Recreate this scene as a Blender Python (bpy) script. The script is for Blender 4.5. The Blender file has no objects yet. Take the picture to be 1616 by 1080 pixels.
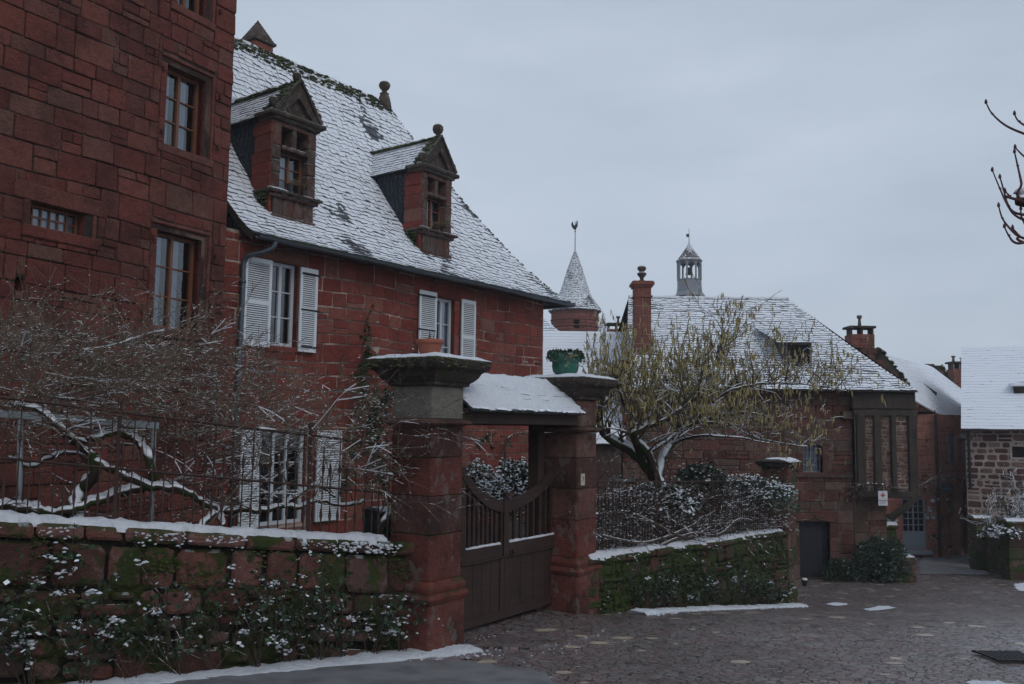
import bpy, math, random
from mathutils import Vector, noise
V = Vector
PI = math.pi
rad = math.radians
sc = bpy.context.scene
# ------------------------------------------------------------------ camera
F_PX, HOR, RHO = 1400.0, 672.0, 0.012
PITCH = math.atan((HOR-540)/F_PX)
cF = V((0, math.cos(PITCH), math.sin(PITCH)))
cR0 = V((1, 0, 0)); cU0 = V((0, -math.sin(PITCH), math.cos(PITCH)))
cR = cR0*math.cos(RHO)+cU0*math.sin(RHO)
cU = cU0*math.cos(RHO)-cR0*math.sin(RHO)
cd = bpy.data.cameras.new('camera'); cam = bpy.data.objects.new('camera', cd)
sc.collection.objects.link(cam); sc.camera = cam
cd.sensor_width = 36; cd.lens = F_PX/1616*36; cd.clip_start = 0.1; cd.clip_end = 2000
from mathutils import Matrix
cam.matrix_world = Matrix(((cR.x, cU.x, -cF.x, 0), (cR.y, cU.y, -cF.y, 0), (cR.z, cU.z, -cF.z, 0), (0, 0, 0, 1)))
# ------------------------------------------------------------------ world, sun, exposure
w = bpy.data.worlds.new('World'); sc.world = w; w.use_nodes = True
nt = w.node_tree; nt.nodes.clear()
out = nt.nodes.new('ShaderNodeOutputWorld'); bg = nt.nodes.new('ShaderNodeBackground')
sky = nt.nodes.new('ShaderNodeTexSky'); sky.sky_type = 'NISHITA'; sky.sun_disc = False
sky.sun_elevation = rad(38); sky.sun_rotation = rad(150); sky.air_density = 1.2; sky.dust_density = 3
tc = nt.nodes.new('ShaderNodeTexCoord'); mp = nt.nodes.new('ShaderNodeMapping'); mp.inputs['Scale'].default_value = (1, 1, 3.2)
ns = nt.nodes.new('ShaderNodeTexNoise'); ns.inputs['Scale'].default_value = 2.2; ns.inputs['Detail'].default_value = 5; ns.inputs['Roughness'].default_value = .5
rp = nt.nodes.new('ShaderNodeValToRGB')
rp.color_ramp.elements[0].position = .36; rp.color_ramp.elements[0].color = (3.85, 4.5, 5.4, 1)
rp.color_ramp.elements[1].position = .64; rp.color_ramp.elements[1].color = (4.75, 5.4, 6.3, 1)
mx = nt.nodes.new('ShaderNodeMix'); mx.data_type = 'RGBA'; mx.inputs[0].default_value = .93
nt.links.new(tc.outputs['Generated'], mp.inputs[0]); nt.links.new(mp.outputs[0], ns.inputs['Vector']); nt.links.new(ns.outputs[0], rp.inputs[0])
nt.links.new(sky.outputs[0], mx.inputs[6]); nt.links.new(rp.outputs[0], mx.inputs[7]); nt.links.new(mx.outputs[2], bg.inputs[0])
bg.inputs[1].default_value = 0.1; nt.links.new(bg.outputs[0], out.inputs[0])
sl = bpy.data.lights.new('sun', 'SUN'); sl.energy = 0.5; sl.angle = rad(25); sl.color = (1, .96, .92)
so = bpy.data.objects.new('sun', sl); sc.collection.objects.link(so)
so.rotation_euler = V((math.sin(rad(150))*math.cos(rad(38)), math.cos(rad(150))*math.cos(rad(38)), math.sin(rad(38)))).to_track_quat('Z', 'Y').to_euler()
sc.view_settings.view_transform = 'Standard'; sc.view_settings.look = 'None'
sc.view_settings.exposure = 0.24; sc.view_settings.gamma = 1
# ------------------------------------------------------------------ pixel / plane helpers
def ray(x, y): return cF+cR*((x-808)/F_PX)+cU*((540-y)/F_PX)
def at(x, y, Y):
    D = ray(x, y); return D*(Y/D.y)
class Fr:
    """vertical plane: u along, v = height, o = outwards"""
    def __init__(s, o, ang):
        a = rad(ang); s.d = V((math.sin(a), math.cos(a), 0)); s.n = V((s.d.y, -s.d.x, 0)); s.o = V((o[0], o[1], 0))
    def __call__(s, u, v, o=0): return s.o+s.d*u+s.n*o+V((0, 0, v))
    def uv(s, x, y, off=0):
        D = ray(x, y); o = s.o+s.n*off; t = o.dot(s.n)/D.dot(s.n); p = D*t
        return (p-o).dot(s.d), p.z
def lerp(a, b, t): return a+(b-a)*t
def interp(x, pts):
    if x <= pts[0][0]:
        return pts[0][1]
    for (x0, y0), (x1, y1) in zip(pts, pts[1:]):
        if x <= x1: return lerp(y0, y1, (x-x0)/(x1-x0))
    return pts[-1][1]
GP = [(-40, 1.0), (0, -1.4), (8.2, -2.42), (10.6, -2.60), (13.5, -2.74), (17, -3.36), (20.5, -3.98), (24, -4.32), (28, -4.62), (33, -4.98), (38, -5.22), (60, -5.8), (400, -9)]
def gz(X, Y):
    return (interp(Y-.8, GP)+interp(Y, GP)+interp(Y+.8, GP))/3
def nz(p, s=1.0): return noise.noise(V(p)*s)
# ------------------------------------------------------------------ mesh builder
class MB:
    def __init__(s): s.v = []; s.f = []; s.r = []; s.uv = []; s.m = []
    def add(s, vs, fs, r=.5, uvs=None, mi=0):
        b = len(s.v); s.v += [tuple(x) for x in vs]
        for k, f in enumerate(fs):
            s.f.append([b+i for i in f]); s.r.append(r); s.m.append(mi)
            s.uv.append(uvs[k] if uvs else None)
    def quad(s, a, b, c, d, r=.5, mi=0): s.add([a, b, c, d], [(0, 1, 2, 3)], r, None, mi)
    def hexa(s, p, r=.5, mi=0):
        s.add(p, [(3, 2, 1, 0), (4, 5, 6, 7), (0, 1, 5, 4), (1, 2, 6, 5), (2, 3, 7, 6), (3, 0, 4, 7)], r, None, mi)
    def pbox(s, P, u0, u1, v0, v1, o0, o1, r=.5, mi=0):
        s.hexa([P(u0, v0, o0), P(u1, v0, o0), P(u1, v1, o0), P(u0, v1, o0), P(u0, v0, o1), P(u1, v0, o1), P(u1, v1, o1), P(u0, v1, o1)], r, mi)
    def stone(s, P, u0, u1, v0, v1, o0, o1, r=.5, b=.015, rng=random, cut=.02, tilt=.01, mi=0):
        c = [min(cut*rng.uniform(.4, 1.5), (u1-u0)*.3, (v1-v0)*.3) for _ in range(4)]
        c2 = [min(cut*rng.uniform(.4, 1.5), (u1-u0)*.3, (v1-v0)*.3) for _ in range(4)]
        q = [(u0+c[0], v0), (u1-c[1], v0), (u1, v0+c2[1]), (u1, v1-c2[2]), (u1-c[2], v1), (u0+c[3], v1), (u0, v1-c2[3]), (u0, v0+c2[0])]
        cu, cv = (u0+u1)/2, (v0+v1)/2
        t1, t2 = rng.uniform(-tilt, tilt), rng.uniform(-tilt, tilt)
        def off(x, y): return o1+t1*(x-cu)/(u1-u0+.01)*2+t2*(y-cv)/(v1-v0+.01)*2
        bu = min(b, (u1-u0)*.3); bv = min(b, (v1-v0)*.3)
        vs = [P(x, y, o0) for x, y in q]+[P(x, y, off(x, y)-b*.8) for x, y in q]
        for x, y in q:
            xi = x+(bu if x < cu else -bu); yi = y+(bv if y < cv else -bv)
            vs.append(P(xi, yi, off(xi, yi)))
        fs = []
        for i in range(8):
            j = (i+1) % 8; fs += [(i, j, 8+j, 8+i), (8+i, 8+j, 16+j, 16+i)]
        fs.append(tuple(range(16, 24)))
        s.add(vs, fs, r, None, mi)
    def tube(s, pts, rs, n=5, r=.5, cap=True, mi=0):
        pts = [V(p) for p in pts]
        if not hasattr(rs, '__len__'): rs = [rs]*len(pts)
        vs = []; fs = []
        prev = None
        for i, p in enumerate(pts):
            t = (pts[min(i+1, len(pts)-1)]-pts[max(i-1, 0)])
            if t.length < 1e-9: t = V((0, 0, 1))
            t.normalize()
            if prev is None:
                x = t.cross(V((0, 0, 1)))
                if x.length < .1: x = t.cross(V((0, 1, 0)))
            else: x = prev-t*prev.dot(t)
            x.normalize(); prev = x; y = t.cross(x)
            for k in range(n):
                a = 2*PI*k/n; vs.append(p+x*(math.cos(a)*rs[i])+y*(math.sin(a)*rs[i]))
        for i in range(len(pts)-1):
            for k in range(n):
                k2 = (k+1) % n; fs.append((i*n+k, (i+1)*n+k, (i+1)*n+k2, i*n+k2))
        if cap: fs += [tuple(range(n)), tuple(reversed(range((len(pts)-1)*n, len(pts)*n)))]
        s.add(vs, fs, r, None, mi)
    def lathe(s, c, prof, n=16, r=.5, rot=0, mi=0, cap=True):
        c = V(c); vs = []; fs = []
        for (R, z) in prof:
            for k in range(n):
                a = 2*PI*k/n+rot; vs.append(c+V((math.cos(a)*R, math.sin(a)*R, z)))
        for i in range(len(prof)-1):
            for k in range(n):
                k2 = (k+1) % n; fs.append((i*n+k, i*n+k2, (i+1)*n+k2, (i+1)*n+k))
        if cap: fs += [tuple(reversed(range(n))), tuple(range((len(prof)-1)*n, len(prof)*n))]
        s.add(vs, fs, r, None, mi)
    def blob(s, p, rx, rz=None, rng=random, r=.5, jit=.25):
        rz = rz or rx*.7; p = V(p)
        t = []
        for k in range(6):
            a = k*PI/3+.3; q = rng.uniform(1-jit, 1+jit); t.append(p+V((math.cos(a)*rx*q, math.sin(a)*rx*q, rng.uniform(-.2, .2)*rz)))
        u = []
        for k in range(6):
            a = k*PI/3+.3; q = rng.uniform(1-jit, 1+jit)*.65; u.append(p+V((math.cos(a)*rx*q, math.sin(a)*rx*q, rz*.7*rng.uniform(.8, 1.2))))
        vs = t+u+[p+V((0, 0, rz)), p-V((0, 0, rz*.5))]
        fs = []
        for k in range(6):
            j = (k+1) % 6; fs += [(k, j, 6+j, 6+k), (6+k, 6+j, 12), (j, k, 13)]
        s.add(vs, fs, r)
    def build(s, name, mat, parent=None, loc=None, smooth=False):
        if not s.v: return None
        if parent is not None: L = V(parent['_loc'])
        else: L = V(loc) if loc is not None else V((0, 0, 0))
        me = bpy.data.meshes.new(name)
        me.from_pydata([(a-L.x, b-L.y, c-L.z) for a, b, c in s.v], [], s.f)
        at_ = me.attributes.new('rnd', 'FLOAT', 'FACE'); at_.data.foreach_set('value', s.r)
        if any(u is not None for u in s.uv):
            ul = me.uv_layers.new(name='uv'); flat = []
            for f, u in zip(s.f, s.uv):
                if u is None: flat += [0, 0]*len(f)
                else:
                    for q in u: flat += list(q)
            ul.data.foreach_set('uv', flat)
        mats = mat if isinstance(mat, (list, tuple)) else [mat]
        for m in mats: me.materials.append(m)
        if len(mats) > 1: me.polygons.foreach_set('material_index', s.m)
        if smooth: me.polygons.foreach_set('use_smooth', [True]*len(s.f))
        me.validate(); me.update()
        o = bpy.data.objects.new(name, me); sc.collection.objects.link(o)
        if parent is not None: o.parent = parent
        else: o.location = L
        o['_loc'] = tuple(L)
        return o
def thing(name, label, cat, loc, group=None):
    o = bpy.data.objects.new(name, None); sc.collection.objects.link(o)
    o.location = loc; o['_loc'] = tuple(loc); o['label'] = label; o['category'] = cat; o.empty_display_size = .2
    if group: o['group'] = group
    return o
def tag(o, label=None, cat=None, group=None, kind=None):
    if label: o['label'] = label
    if cat: o['category'] = cat
    if group: o['group'] = group
    if kind: o['kind'] = kind
    return o
# ------------------------------------------------------------------ materials
class NB:
    def __init__(s, name):
        s.m = bpy.data.materials.new(name); s.m.use_nodes = True; s.t = s.m.node_tree; s.t.nodes.clear()
        s.out = s.t.nodes.new('ShaderNodeOutputMaterial'); s.p = s.t.nodes.new('ShaderNodeBsdfPrincipled')
        s.t.links.new(s.p.outputs[0], s.out.inputs[0]); s.geo = s.t.nodes.new('ShaderNodeNewGeometry')
    def L(s, a, b): s.t.links.new(a, b)
    def set(s, inp, v):
        if hasattr(v, 'is_linked') or isinstance(v, bpy.types.NodeSocket): s.L(v, inp)
        else:
            if isinstance(v, (tuple, list)) and len(v) == 3 and inp.type == 'RGBA': v = (*v, 1)
            inp.default_value = v
    def noise(s, scale, detail=4, rough=.55, vec=None, dist=0, mapscale=None):
        n = s.t.nodes.new('ShaderNodeTexNoise'); n.inputs['Scale'].default_value = scale; n.inputs['Detail'].default_value = detail
        n.inputs['Roughness'].default_value = rough; n.inputs['Distortion'].default_value = dist
        v = vec or s.geo.outputs['Position']
        if mapscale:
            mp = s.t.nodes.new('ShaderNodeMapping'); mp.inputs['Scale'].default_value = mapscale; s.L(v, mp.inputs[0]); v = mp.outputs[0]
        s.L(v, n.inputs['Vector']); return n.outputs[0]
    def attr(s, name='rnd'):
        n = s.t.nodes.new('ShaderNodeAttribute'); n.attribute_name = name; return n.outputs['Fac']
    def math(s, op, a, b=0.0, c=None, clamp=False):
        n = s.t.nodes.new('ShaderNodeMath'); n.operation = op; n.use_clamp = clamp
        s.set(n.inputs[0], a); s.set(n.inputs[1], b)
        if c is not None: s.set(n.inputs[2], c)
        return n.outputs[0]
    def step(s, x, a, b):
        n = s.t.nodes.new('ShaderNodeMapRange'); n.interpolation_type = 'SMOOTHSTEP'
        s.set(n.inputs[0], x); n.inputs[1].default_value = a; n.inputs[2].default_value = b
        return n.outputs[0]
    def ramp(s, x, cols, const=False):
        n = s.t.nodes.new('ShaderNodeValToRGB'); e = n.color_ramp.elements
        while len(e) < len(cols): e.new(.5)
        for i, c in enumerate(cols):
            pos, c = c if len(c) == 2 else (i/(len(cols)-1), c)
            e[i].position = pos; e[i].color = (*c, 1)
        if const: n.color_ramp.interpolation = 'CONSTANT'
        s.set(n.inputs[0], x); return n.outputs[0]
    def mix(s, f, a, b, mode='MIX'):
        n = s.t.nodes.new('ShaderNodeMix'); n.data_type = 'RGBA'; n.blend_type = mode
        s.set(n.inputs[0], f); s.set(n.inputs[6], a); s.set(n.inputs[7], b); return n.outputs[2]
    def normz(s):
        n = s.t.nodes.new('ShaderNodeSeparateXYZ'); s.L(s.geo.outputs['Normal'], n.inputs[0]); return n.outputs[2]
    def bump(s, h, strength=.5, dist=.01, normal=None):
        n = s.t.nodes.new('ShaderNodeBump'); n.inputs['Strength'].default_value = strength; n.inputs['Distance'].default_value = dist
        s.set(n.inputs['Height'], h)
        if normal is not None: s.L(normal, n.inputs['Normal'])
        return n.outputs[0]
    def fin(s, col, rough=.85, normal=None, spec=.3, metal=0):
        s.set(s.p.inputs['Base Color'], col); s.set(s.p.inputs['Roughness'], rough); s.p.inputs['Specular IOR Level'].default_value = spec
        s.p.inputs['Metallic'].default_value = metal
        if normal is not None: s.L(normal, s.p.inputs['Normal'])
        return s.m
SNOW = (.78, .81, .86)
def stone_mat(name, cols, moss=0.0, lichen=0.0, snow=0.0, bump=.6, stain=.5, mortar=None, mossz=None, green=((.014, .022, .006), (.055, .075, .014)), rscale=1.0, mvar=.22):
    b = NB(name); r = b.attr()
    c = b.ramp(r, [tuple(x*.86 for x in q) for q in cols])
    n1 = b.noise(1.1*rscale, 5, .6); n2 = b.noise(9*rscale, 5, .6); n3 = b.noise(60*rscale, 3)
    c = b.mix(b.math('MULTIPLY', b.step(n1, .42, .68), stain), c, b.mix(1.0, c, (.42, .4, .4), 'MULTIPLY'))
    c = b.mix(b.math('MULTIPLY', b.step(n2, .35, .75), .7), c, b.mix(1.0, c, (.62, .58, .58), 'MULTIPLY'))
    c = b.mix(b.step(n3, .5, .75), c, b.mix(1.0, c, (1.5, 1.42, 1.35), 'MULTIPLY'))
    n4 = b.noise(3.3*rscale, 6, .65, dist=.6)
    c = b.mix(b.math('MULTIPLY', b.step(n4, .55, .66), .55*stain+.15), c, b.mix(b.noise(20, 4), b.mix(1.0, c, (.35, .36, .38), 'MULTIPLY'), b.mix(1.0, c, (.75, .8, .85), 'MULTIPLY')))
    n5 = b.noise(24*rscale, 5, .7)
    c = b.mix(b.math('MULTIPLY', b.step(n5, .58, .66), .5), c, b.mix(1.0, c, (.4, .4, .4), 'MULTIPLY'))
    if lichen > 0:
        l = b.noise(3.1*rscale, 8, .7, mapscale=(1, 1, .7)); k = .665-lichen*.25
        c = b.mix(b.math('MULTIPLY', b.step(l, k, k+.07), .6), c, b.mix(b.noise(4*rscale, 3), (.1, .085, .072), (.27, .225, .2)))
    if mortar:
        c = b.mix(b.math('LESS_THAN', r, -.5), c, b.mix(b.step(b.noise(1.3, 4, .6), .46, .62), tuple(x*mvar for x in mortar), mortar))
    if moss > 0:
        m1 = b.noise(1.7*rscale, 8, .68); k = .78-moss*.5
        m2 = b.step(m1, k, k+.07)
        if mossz:
            m2 = b.math('MULTIPLY', m2, b.step(b.noise(.35, 2), mossz[0], mossz[1]))
        up = b.step(b.normz(), .3, .8)
        m2 = b.math('MAXIMUM', m2, b.math('MULTIPLY', up, b.step(m1, k-.2, k-.1)))
        g = b.mix(b.noise(12, 4, .6), green[0], green[1])
        c = b.mix(m2, c, g)
    if snow > 0:
        sn = b.math('MULTIPLY', b.step(b.normz(), .55, .8), b.step(b.noise(5, 5), .62-snow*.5, .68-snow*.5))
        c = b.mix(sn, c, SNOW)
    h = b.math('ADD', b.math('ADD', b.math('MULTIPLY', n2, .8), b.math('MULTIPLY', n3, .3)), b.math('MULTIPLY', n5, .7))
    return b.fin(c, .88, b.bump(h, min(1, bump*1.4), .05))
def plain(name, col, rough=.6, bump=0, metal=0, var=.25, scale=8, spec=.4):
    b = NB(name); n = b.noise(scale, 5, .6)
    c = b.mix(n, tuple(x*(1-var) for x in col), tuple(min(1, x*(1+var)) for x in col))
    return b.fin(c, rough, b.bump(b.noise(scale*6, 3), bump, .01) if bump else None, spec, metal)
RED = [(.13, .036, .026), (.165, .044, .033), (.185, .05, .037), (.205, .058, .042), (.15, .052, .04), (.2, .068, .05), (.23, .072, .052), (.165, .08, .06), (.18, .044, .034)]
REDB = [(.21, .046, .034), (.25, .055, .041), (.285, .066, .048), (.31, .08, .058), (.23, .062, .048), (.33, .11, .08), (.27, .13, .1)]
DRK = [(.06, .03, .026), (.1, .042, .034), (.14, .06, .048), (.17, .085, .07), (.08, .055, .045), (.19, .11, .09)]
MORT = (.3, .22, .19)
M = {}
M['tower'] = stone_mat('tower_sandstone', RED, moss=0, lichen=.12, mortar=(.16, .11, .09), bump=.9, stain=.7)
M['house'] = stone_mat('house_sandstone', REDB, moss=0, lichen=.18, mortar=(.5, .39, .34), bump=.8, stain=.4, mvar=.3)
M['garden'] = stone_mat('garden_wall_stone', [(.1, .048, .04), (.16, .07, .056), (.22, .095, .075), (.27, .14, .12), (.12, .08, .068), (.23, .14, .12)], moss=.58, lichen=.3, mortar=(.03, .025, .015), bump=.9, snow=.15, rscale=1.2)
M['garden2'] = stone_mat('mossy_wall_stone', DRK, moss=.68, lichen=.1, mortar=(.025, .025, .012), bump=.9, green=((.02, .03, .008), (.06, .085, .015)))
M['pier'] = stone_mat('pier_sandstone', [(.15, .048, .038), (.23, .068, .052), (.19, .1, .082), (.1, .042, .037), (.27, .12, .095)], moss=.2, lichen=.5, bump=.8, stain=1.0, rscale=1.6)
M['pierg'] = stone_mat('pier_grey_stone', [(.17, .165, .145), (.24, .225, .2), (.2, .19, .165)], moss=.16, lichen=.45, bump=.6)
M['cap'] = stone_mat('cap_stone', [(.06, .045, .04), (.08, .06, .052), (.1, .075, .065)], moss=.42, lichen=.5, bump=.9, snow=0, rscale=2)
M['dormer'] = stone_mat('dormer_stone', [(.13, .045, .036), (.13, .09, .075), (.17, .065, .05), (.13, .1, .085), (.2, .09, .07)], moss=.3, lichen=.62, rscale=2, bump=.7, snow=.3)
M['dtop'] = stone_mat('dormer_top_stone', [(.09, .06, .05), (.12, .09, .075), (.07, .055, .045)], moss=.36, lichen=.6, bump=.7, snow=.6, rscale=2)
M['mid'] = stone_mat('mid_house_stone', [(.1, .042, .034), (.14, .055, .042), (.17, .08, .062), (.12, .08, .066), (.19, .125, .1), (.16, .05, .04), (.12, .1, .08)], moss=0, lichen=.4, mortar=(.22, .16, .13), bump=.6)
M['rubble'] = stone_mat('rubble_stone', [(.14, .055, .045), (.19, .09, .07), (.13, .055, .05), (.26, .16, .12), (.17, .1, .075), (.3, .21, .16)], lichen=.4, mortar=(.46, .37, .3), bump=.7, mvar=.5)
M['rubble2'] = stone_mat('purple_rubble_stone', [(.1, .045, .045), (.15, .06, .055), (.08, .04, .04), (.19, .1, .085), (.23, .15, .12), (.3, .22, .19)], lichen=.3, mortar=(.46, .38, .34), bump=.7, mvar=.8)
M['arch'] = stone_mat('arch_house_render', [(.52, .23, .17), (.56, .26, .2), (.48, .2, .15), (.54, .24, .18)], lichen=.1, mortar=(.4, .22, .18), bump=.4, stain=.3)
M['mossy_red'] = stone_mat('mossy_red_stone', [(.14, .05, .04), (.1, .04, .035), (.18, .06, .045)], moss=.45, lichen=.3, mortar=(.06, .05, .03))
M['far_red'] = stone_mat('far_sandstone', [(.24, .095, .072), (.28, .11, .085), (.2, .085, .068)], lichen=.2, mortar=(.4, .28, .24), stain=.3, mvar=.5)

def snow_mat():
    b = NB('snow'); n = b.noise(14, 6, .65); n2 = b.noise(90, 3)
    c = b.mix(b.step(n, .3, .7), (.70, .74, .81), (.82, .84, .88))
    n3 = b.noise(38, 5, .7); p = b.bump(b.math('ADD', b.math('ADD', n, b.math('MULTIPLY', n3, .6)), b.math('MULTIPLY', n2, .3)), 1.0, .045)
    b.p.inputs['Subsurface Weight'].default_value = 0.0
    return b.fin(c, .75, p, .2)
M['snow'] = snow_mat()
def tile_mat(name, slate=((.035, .04, .05), (.09, .095, .1)), cover=.5, line=.35, patch=.5, moss=.1, pscale=.55, grain=9, front=1):
    b = NB(name); r = b.attr()
    uvn = b.t.nodes.new('ShaderNodeUVMap'); uvn.uv_map = 'uv'; sp = b.t.nodes.new('ShaderNodeSeparateXYZ'); b.L(uvn.outputs[0], sp.inputs[0])
    v = sp.outputs[1]
    n1 = b.noise(grain, 5, .65); n2 = b.noise(pscale, 4, .6); n3 = b.noise(2.3, 4, .6)
    c = b.mix(b.noise(30, 4), b.mix(r, slate[0], slate[1]), b.mix(r, slate[1], slate[0]))
    c = b.mix(b.step(n3, .72-moss*.4, .78-moss*.4), c, (.035, .05, .015))
    x = b.math('MULTIPLY', b.math('SUBTRACT', v, line), 1.6)
    x = b.math('ADD', x, b.math('MULTIPLY', b.math('SUBTRACT', n1, .5), 3.0))
    x = b.math('ADD', x, b.math('MULTIPLY', b.math('SUBTRACT', r, .5), .5))
    x = b.math('SUBTRACT', x, b.math('MULTIPLY', b.step(n2, .56, .72), 1.8*patch))
    x = b.math('ADD', x, cover-.25)
    m = b.math('MULTIPLY', b.step(x, -.05, .2), b.math('GREATER_THAN', v, -.5)) if front else b.step(b.math('ADD', b.math('MULTIPLY', b.math('SUBTRACT', n1, .5), 4), b.math('MULTIPLY_ADD', v, .4, .95)), -.05, .3)
    sn = b.mix(b.noise(20, 4), (.68, .72, .79), SNOW)
    col = b.mix(m, c, sn)
    bp = b.bump(b.math('ADD', m, b.math('MULTIPLY', b.noise(40, 4), .4)), .5, .025)
    return b.fin(col, b.math('ADD', .55, b.math('MULTIPLY', m, .2)), bp, .25)
M['tile'] = tile_mat('snowy_slate_near', cover=1.0, line=.3, patch=.9, grain=6)
M['tilemid'] = tile_mat('snowy_slate_mid', cover=1.25, line=.5, patch=.4, grain=5, moss=0)
M['tilefar'] = tile_mat('snowy_slate_far', cover=1.15, line=.25, patch=.2, grain=5, moss=0)
M['tilewhite'] = tile_mat('thick_snow_tiles', cover=1.35, line=.15, patch=.1, grain=4, moss=0, front=0)
M['cheek'] = tile_mat('bare_slate', cover=-3, slate=((.02, .026, .034), (.045, .055, .07)), moss=.05)
M['cone'] = tile_mat('cone_slate', cover=.75, line=.4, patch=.6, grain=7, moss=0, slate=((.06, .055, .055), (.12, .11, .11)))
def wood_mat(name, c0, c1, rough=.7, sc_=(14, 14, .8)):
    b = NB(name); n = b.noise(1, 6, .6, mapscale=sc_, dist=.6); n2 = b.noise(2.5, 4)
    c = b.mix(n, c0, c1); c = b.mix(b.step(n2, .45, .75), c, b.mix(1.0, c, (.6, .6, .6), 'MULTIPLY'))
    return b.fin(c, rough, b.bump(n, .5, .01), .3)
M['gate'] = wood_mat('gate_wood', (.022, .012, .010), (.058, .032, .026), .7, (3, 3, 20))
M['timber'] = wood_mat('old_timber', (.012, .01, .009), (.085, .066, .055), .9, (9, 9, .7))
M['greywood'] = wood_mat('weathered_grey_wood', (.09, .08, .07), (.2, .18, .16), .85)
M['brownframe'] = plain('brown_window_wood', (.16, .06, .03), .5)
M['white'] = plain('white_paint', (.62, .66, .7), .5, var=.06, scale=3)
M['whiteframe'] = plain('white_frame_paint', (.5, .54, .58), .5, var=.1)
M['iron'] = plain('black_iron', (.02, .02, .022), .55, metal=.4)
M['rust'] = plain('rusty_iron', (.045, .022, .018), .75, bump=.4, var=.5, scale=20)
M['zinc'] = plain('zinc', (.085, .1, .12), .4, metal=.5, scale=2)
M['lead'] = plain('lead', (.2, .22, .25), .6)
M['galv'] = plain('galvanised', (.22, .25, .27), .5, metal=.3)
M['dark'] = plain('painted_shade_black', (.006, .006, .008), .9)  # near-black colour painted in for the unlit depth behind openings
M['curtain'] = plain('net_curtain', (.5, .55, .62), .9, var=.1, scale=2)
M['terracotta'] = plain('terracotta', (.28, .09, .055), .75, bump=.3, scale=10)
def glaze():
    b = NB('green_glaze'); n = b.noise(7, 6, .7)
    c = b.mix(b.noise(3), (.012, .08, .055), (.02, .14, .1)); c = b.mix(b.step(n, .60, .64), c, (.3, .2, .14))
    return b.fin(c, b.math('ADD', .25, b.math('MULTIPLY', b.step(n, .6, .64), .6)), b.bump(n, .3, .01), .5)
M['glaze'] = glaze()
M['bark'] = None
def bark_mat(name, c0, c1, snow=.5, scale=30, moss=0, thr=.25, gap=6):
    b = NB(name); n = b.noise(scale, 5, .6)
    c = b.mix(n, c0, c1)
    if moss: c = b.mix(b.step(b.noise(3, 5), .62-moss*.3, .68-moss*.3), c, (.03, .045, .012))
    s = b.math('MULTIPLY', b.step(b.normz(), thr, thr+.3), b.step(b.noise(gap, 4, .6), .64-snow*.4, .7-snow*.4))
    c = b.mix(s, c, SNOW)
    return b.fin(c, .85, b.bump(n, .6, .01), .2)
M['bark'] = bark_mat('dark_bark', (.018, .013, .011), (.06, .045, .036), .9, moss=.4, thr=.15)
M['twig'] = bark_mat('grey_twig', (.07, .055, .04), (.19, .15, .11), .25, gap=11, thr=.5)
M['twigbr'] = bark_mat('brown_twig', (.035, .024, .02), (.09, .062, .048), .3, gap=11, thr=.45)
M['hazelbark'] = bark_mat('hazel_bark', (.05, .042, .03), (.12, .1, .07), .38, thr=.4)
M['redtwig'] = bark_mat('red_twig', (.06, .03, .035), (.11, .06, .065), 0)
def leaf_mat(name, c0, c1, snow=0.0, thr=.5):
    b = NB(name); r = b.attr(); c = b.mix(r, c0, c1)
    c = b.mix(b.noise(2.2, 3), b.mix(1.0, c, (.6, .6, .6), 'MULTIPLY'), c)
    if snow:
        nzv = b.math('ABSOLUTE', b.normz())
        s = b.math('MULTIPLY', b.step(nzv, thr, thr+.2), b.step(b.noise(6, 4), .68-snow*.4, .72-snow*.4)); c = b.mix(s, c, SNOW)
    return b.fin(c, .6, None, .3)
M['leaf'] = leaf_mat('dark_leaf', (.012, .03, .014), (.035, .07, .028), .45, .6)
M['leafy'] = leaf_mat('yew_leaf', (.01, .018, .009), (.025, .04, .016), .6, .4)
M['ivy'] = leaf_mat('ivy_leaf', (.018, .035, .012), (.05, .08, .025), .02, .8)
M['grassy'] = leaf_mat('dull_grass', (.06, .07, .025), (.16, .15, .07), .1)
M['bushy'] = leaf_mat('bluegreen_leaf', (.02, .04, .022), (.05, .085, .045), .1)
M['bushy2'] = leaf_mat('pale_bluegreen_leaf', (.035, .06, .04), (.085, .125, .085), .1)
M['catkin'] = leaf_mat('catkin', (.3, .245, .09), (.5, .42, .2), 0)
M['moss'] = leaf_mat('moss', (.02, .028, .008), (.08, .095, .022), .12, .7)
M['dry'] = leaf_mat('dry_stalk', (.1, .06, .03), (.2, .13, .07), .1)
def glass_mat():
    b = NB('window_glass'); t = b.t
    tr = t.nodes.new('ShaderNodeBsdfTransparent'); tr.inputs[0].default_value = (.75, .8, .85, 1)
    gl = t.nodes.new('ShaderNodeBsdfGlossy'); gl.inputs['Roughness'].default_value = .03; gl.inputs[0].default_value = (.9, .95, 1, 1)
    fr = t.nodes.new('ShaderNodeFresnel'); fr.inputs[0].default_value = 1.6
    n = b.bump(b.noise(2.2, 2), .12, .05); b.L(n, gl.inputs['Normal']); b.L(n, fr.inputs['Normal'])
    f = b.math('ADD', b.math('MULTIPLY', fr.outputs[0], 1.2), .06, clamp=True)
    ms = t.nodes.new('ShaderNodeMixShader'); b.L(f, ms.inputs[0]); b.L(tr.outputs[0], ms.inputs[1]); b.L(gl.outputs[0], ms.inputs[2]); b.L(ms.outputs[0], b.out.inputs[0])
    return b.m
M['glass'] = glass_mat()
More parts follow.
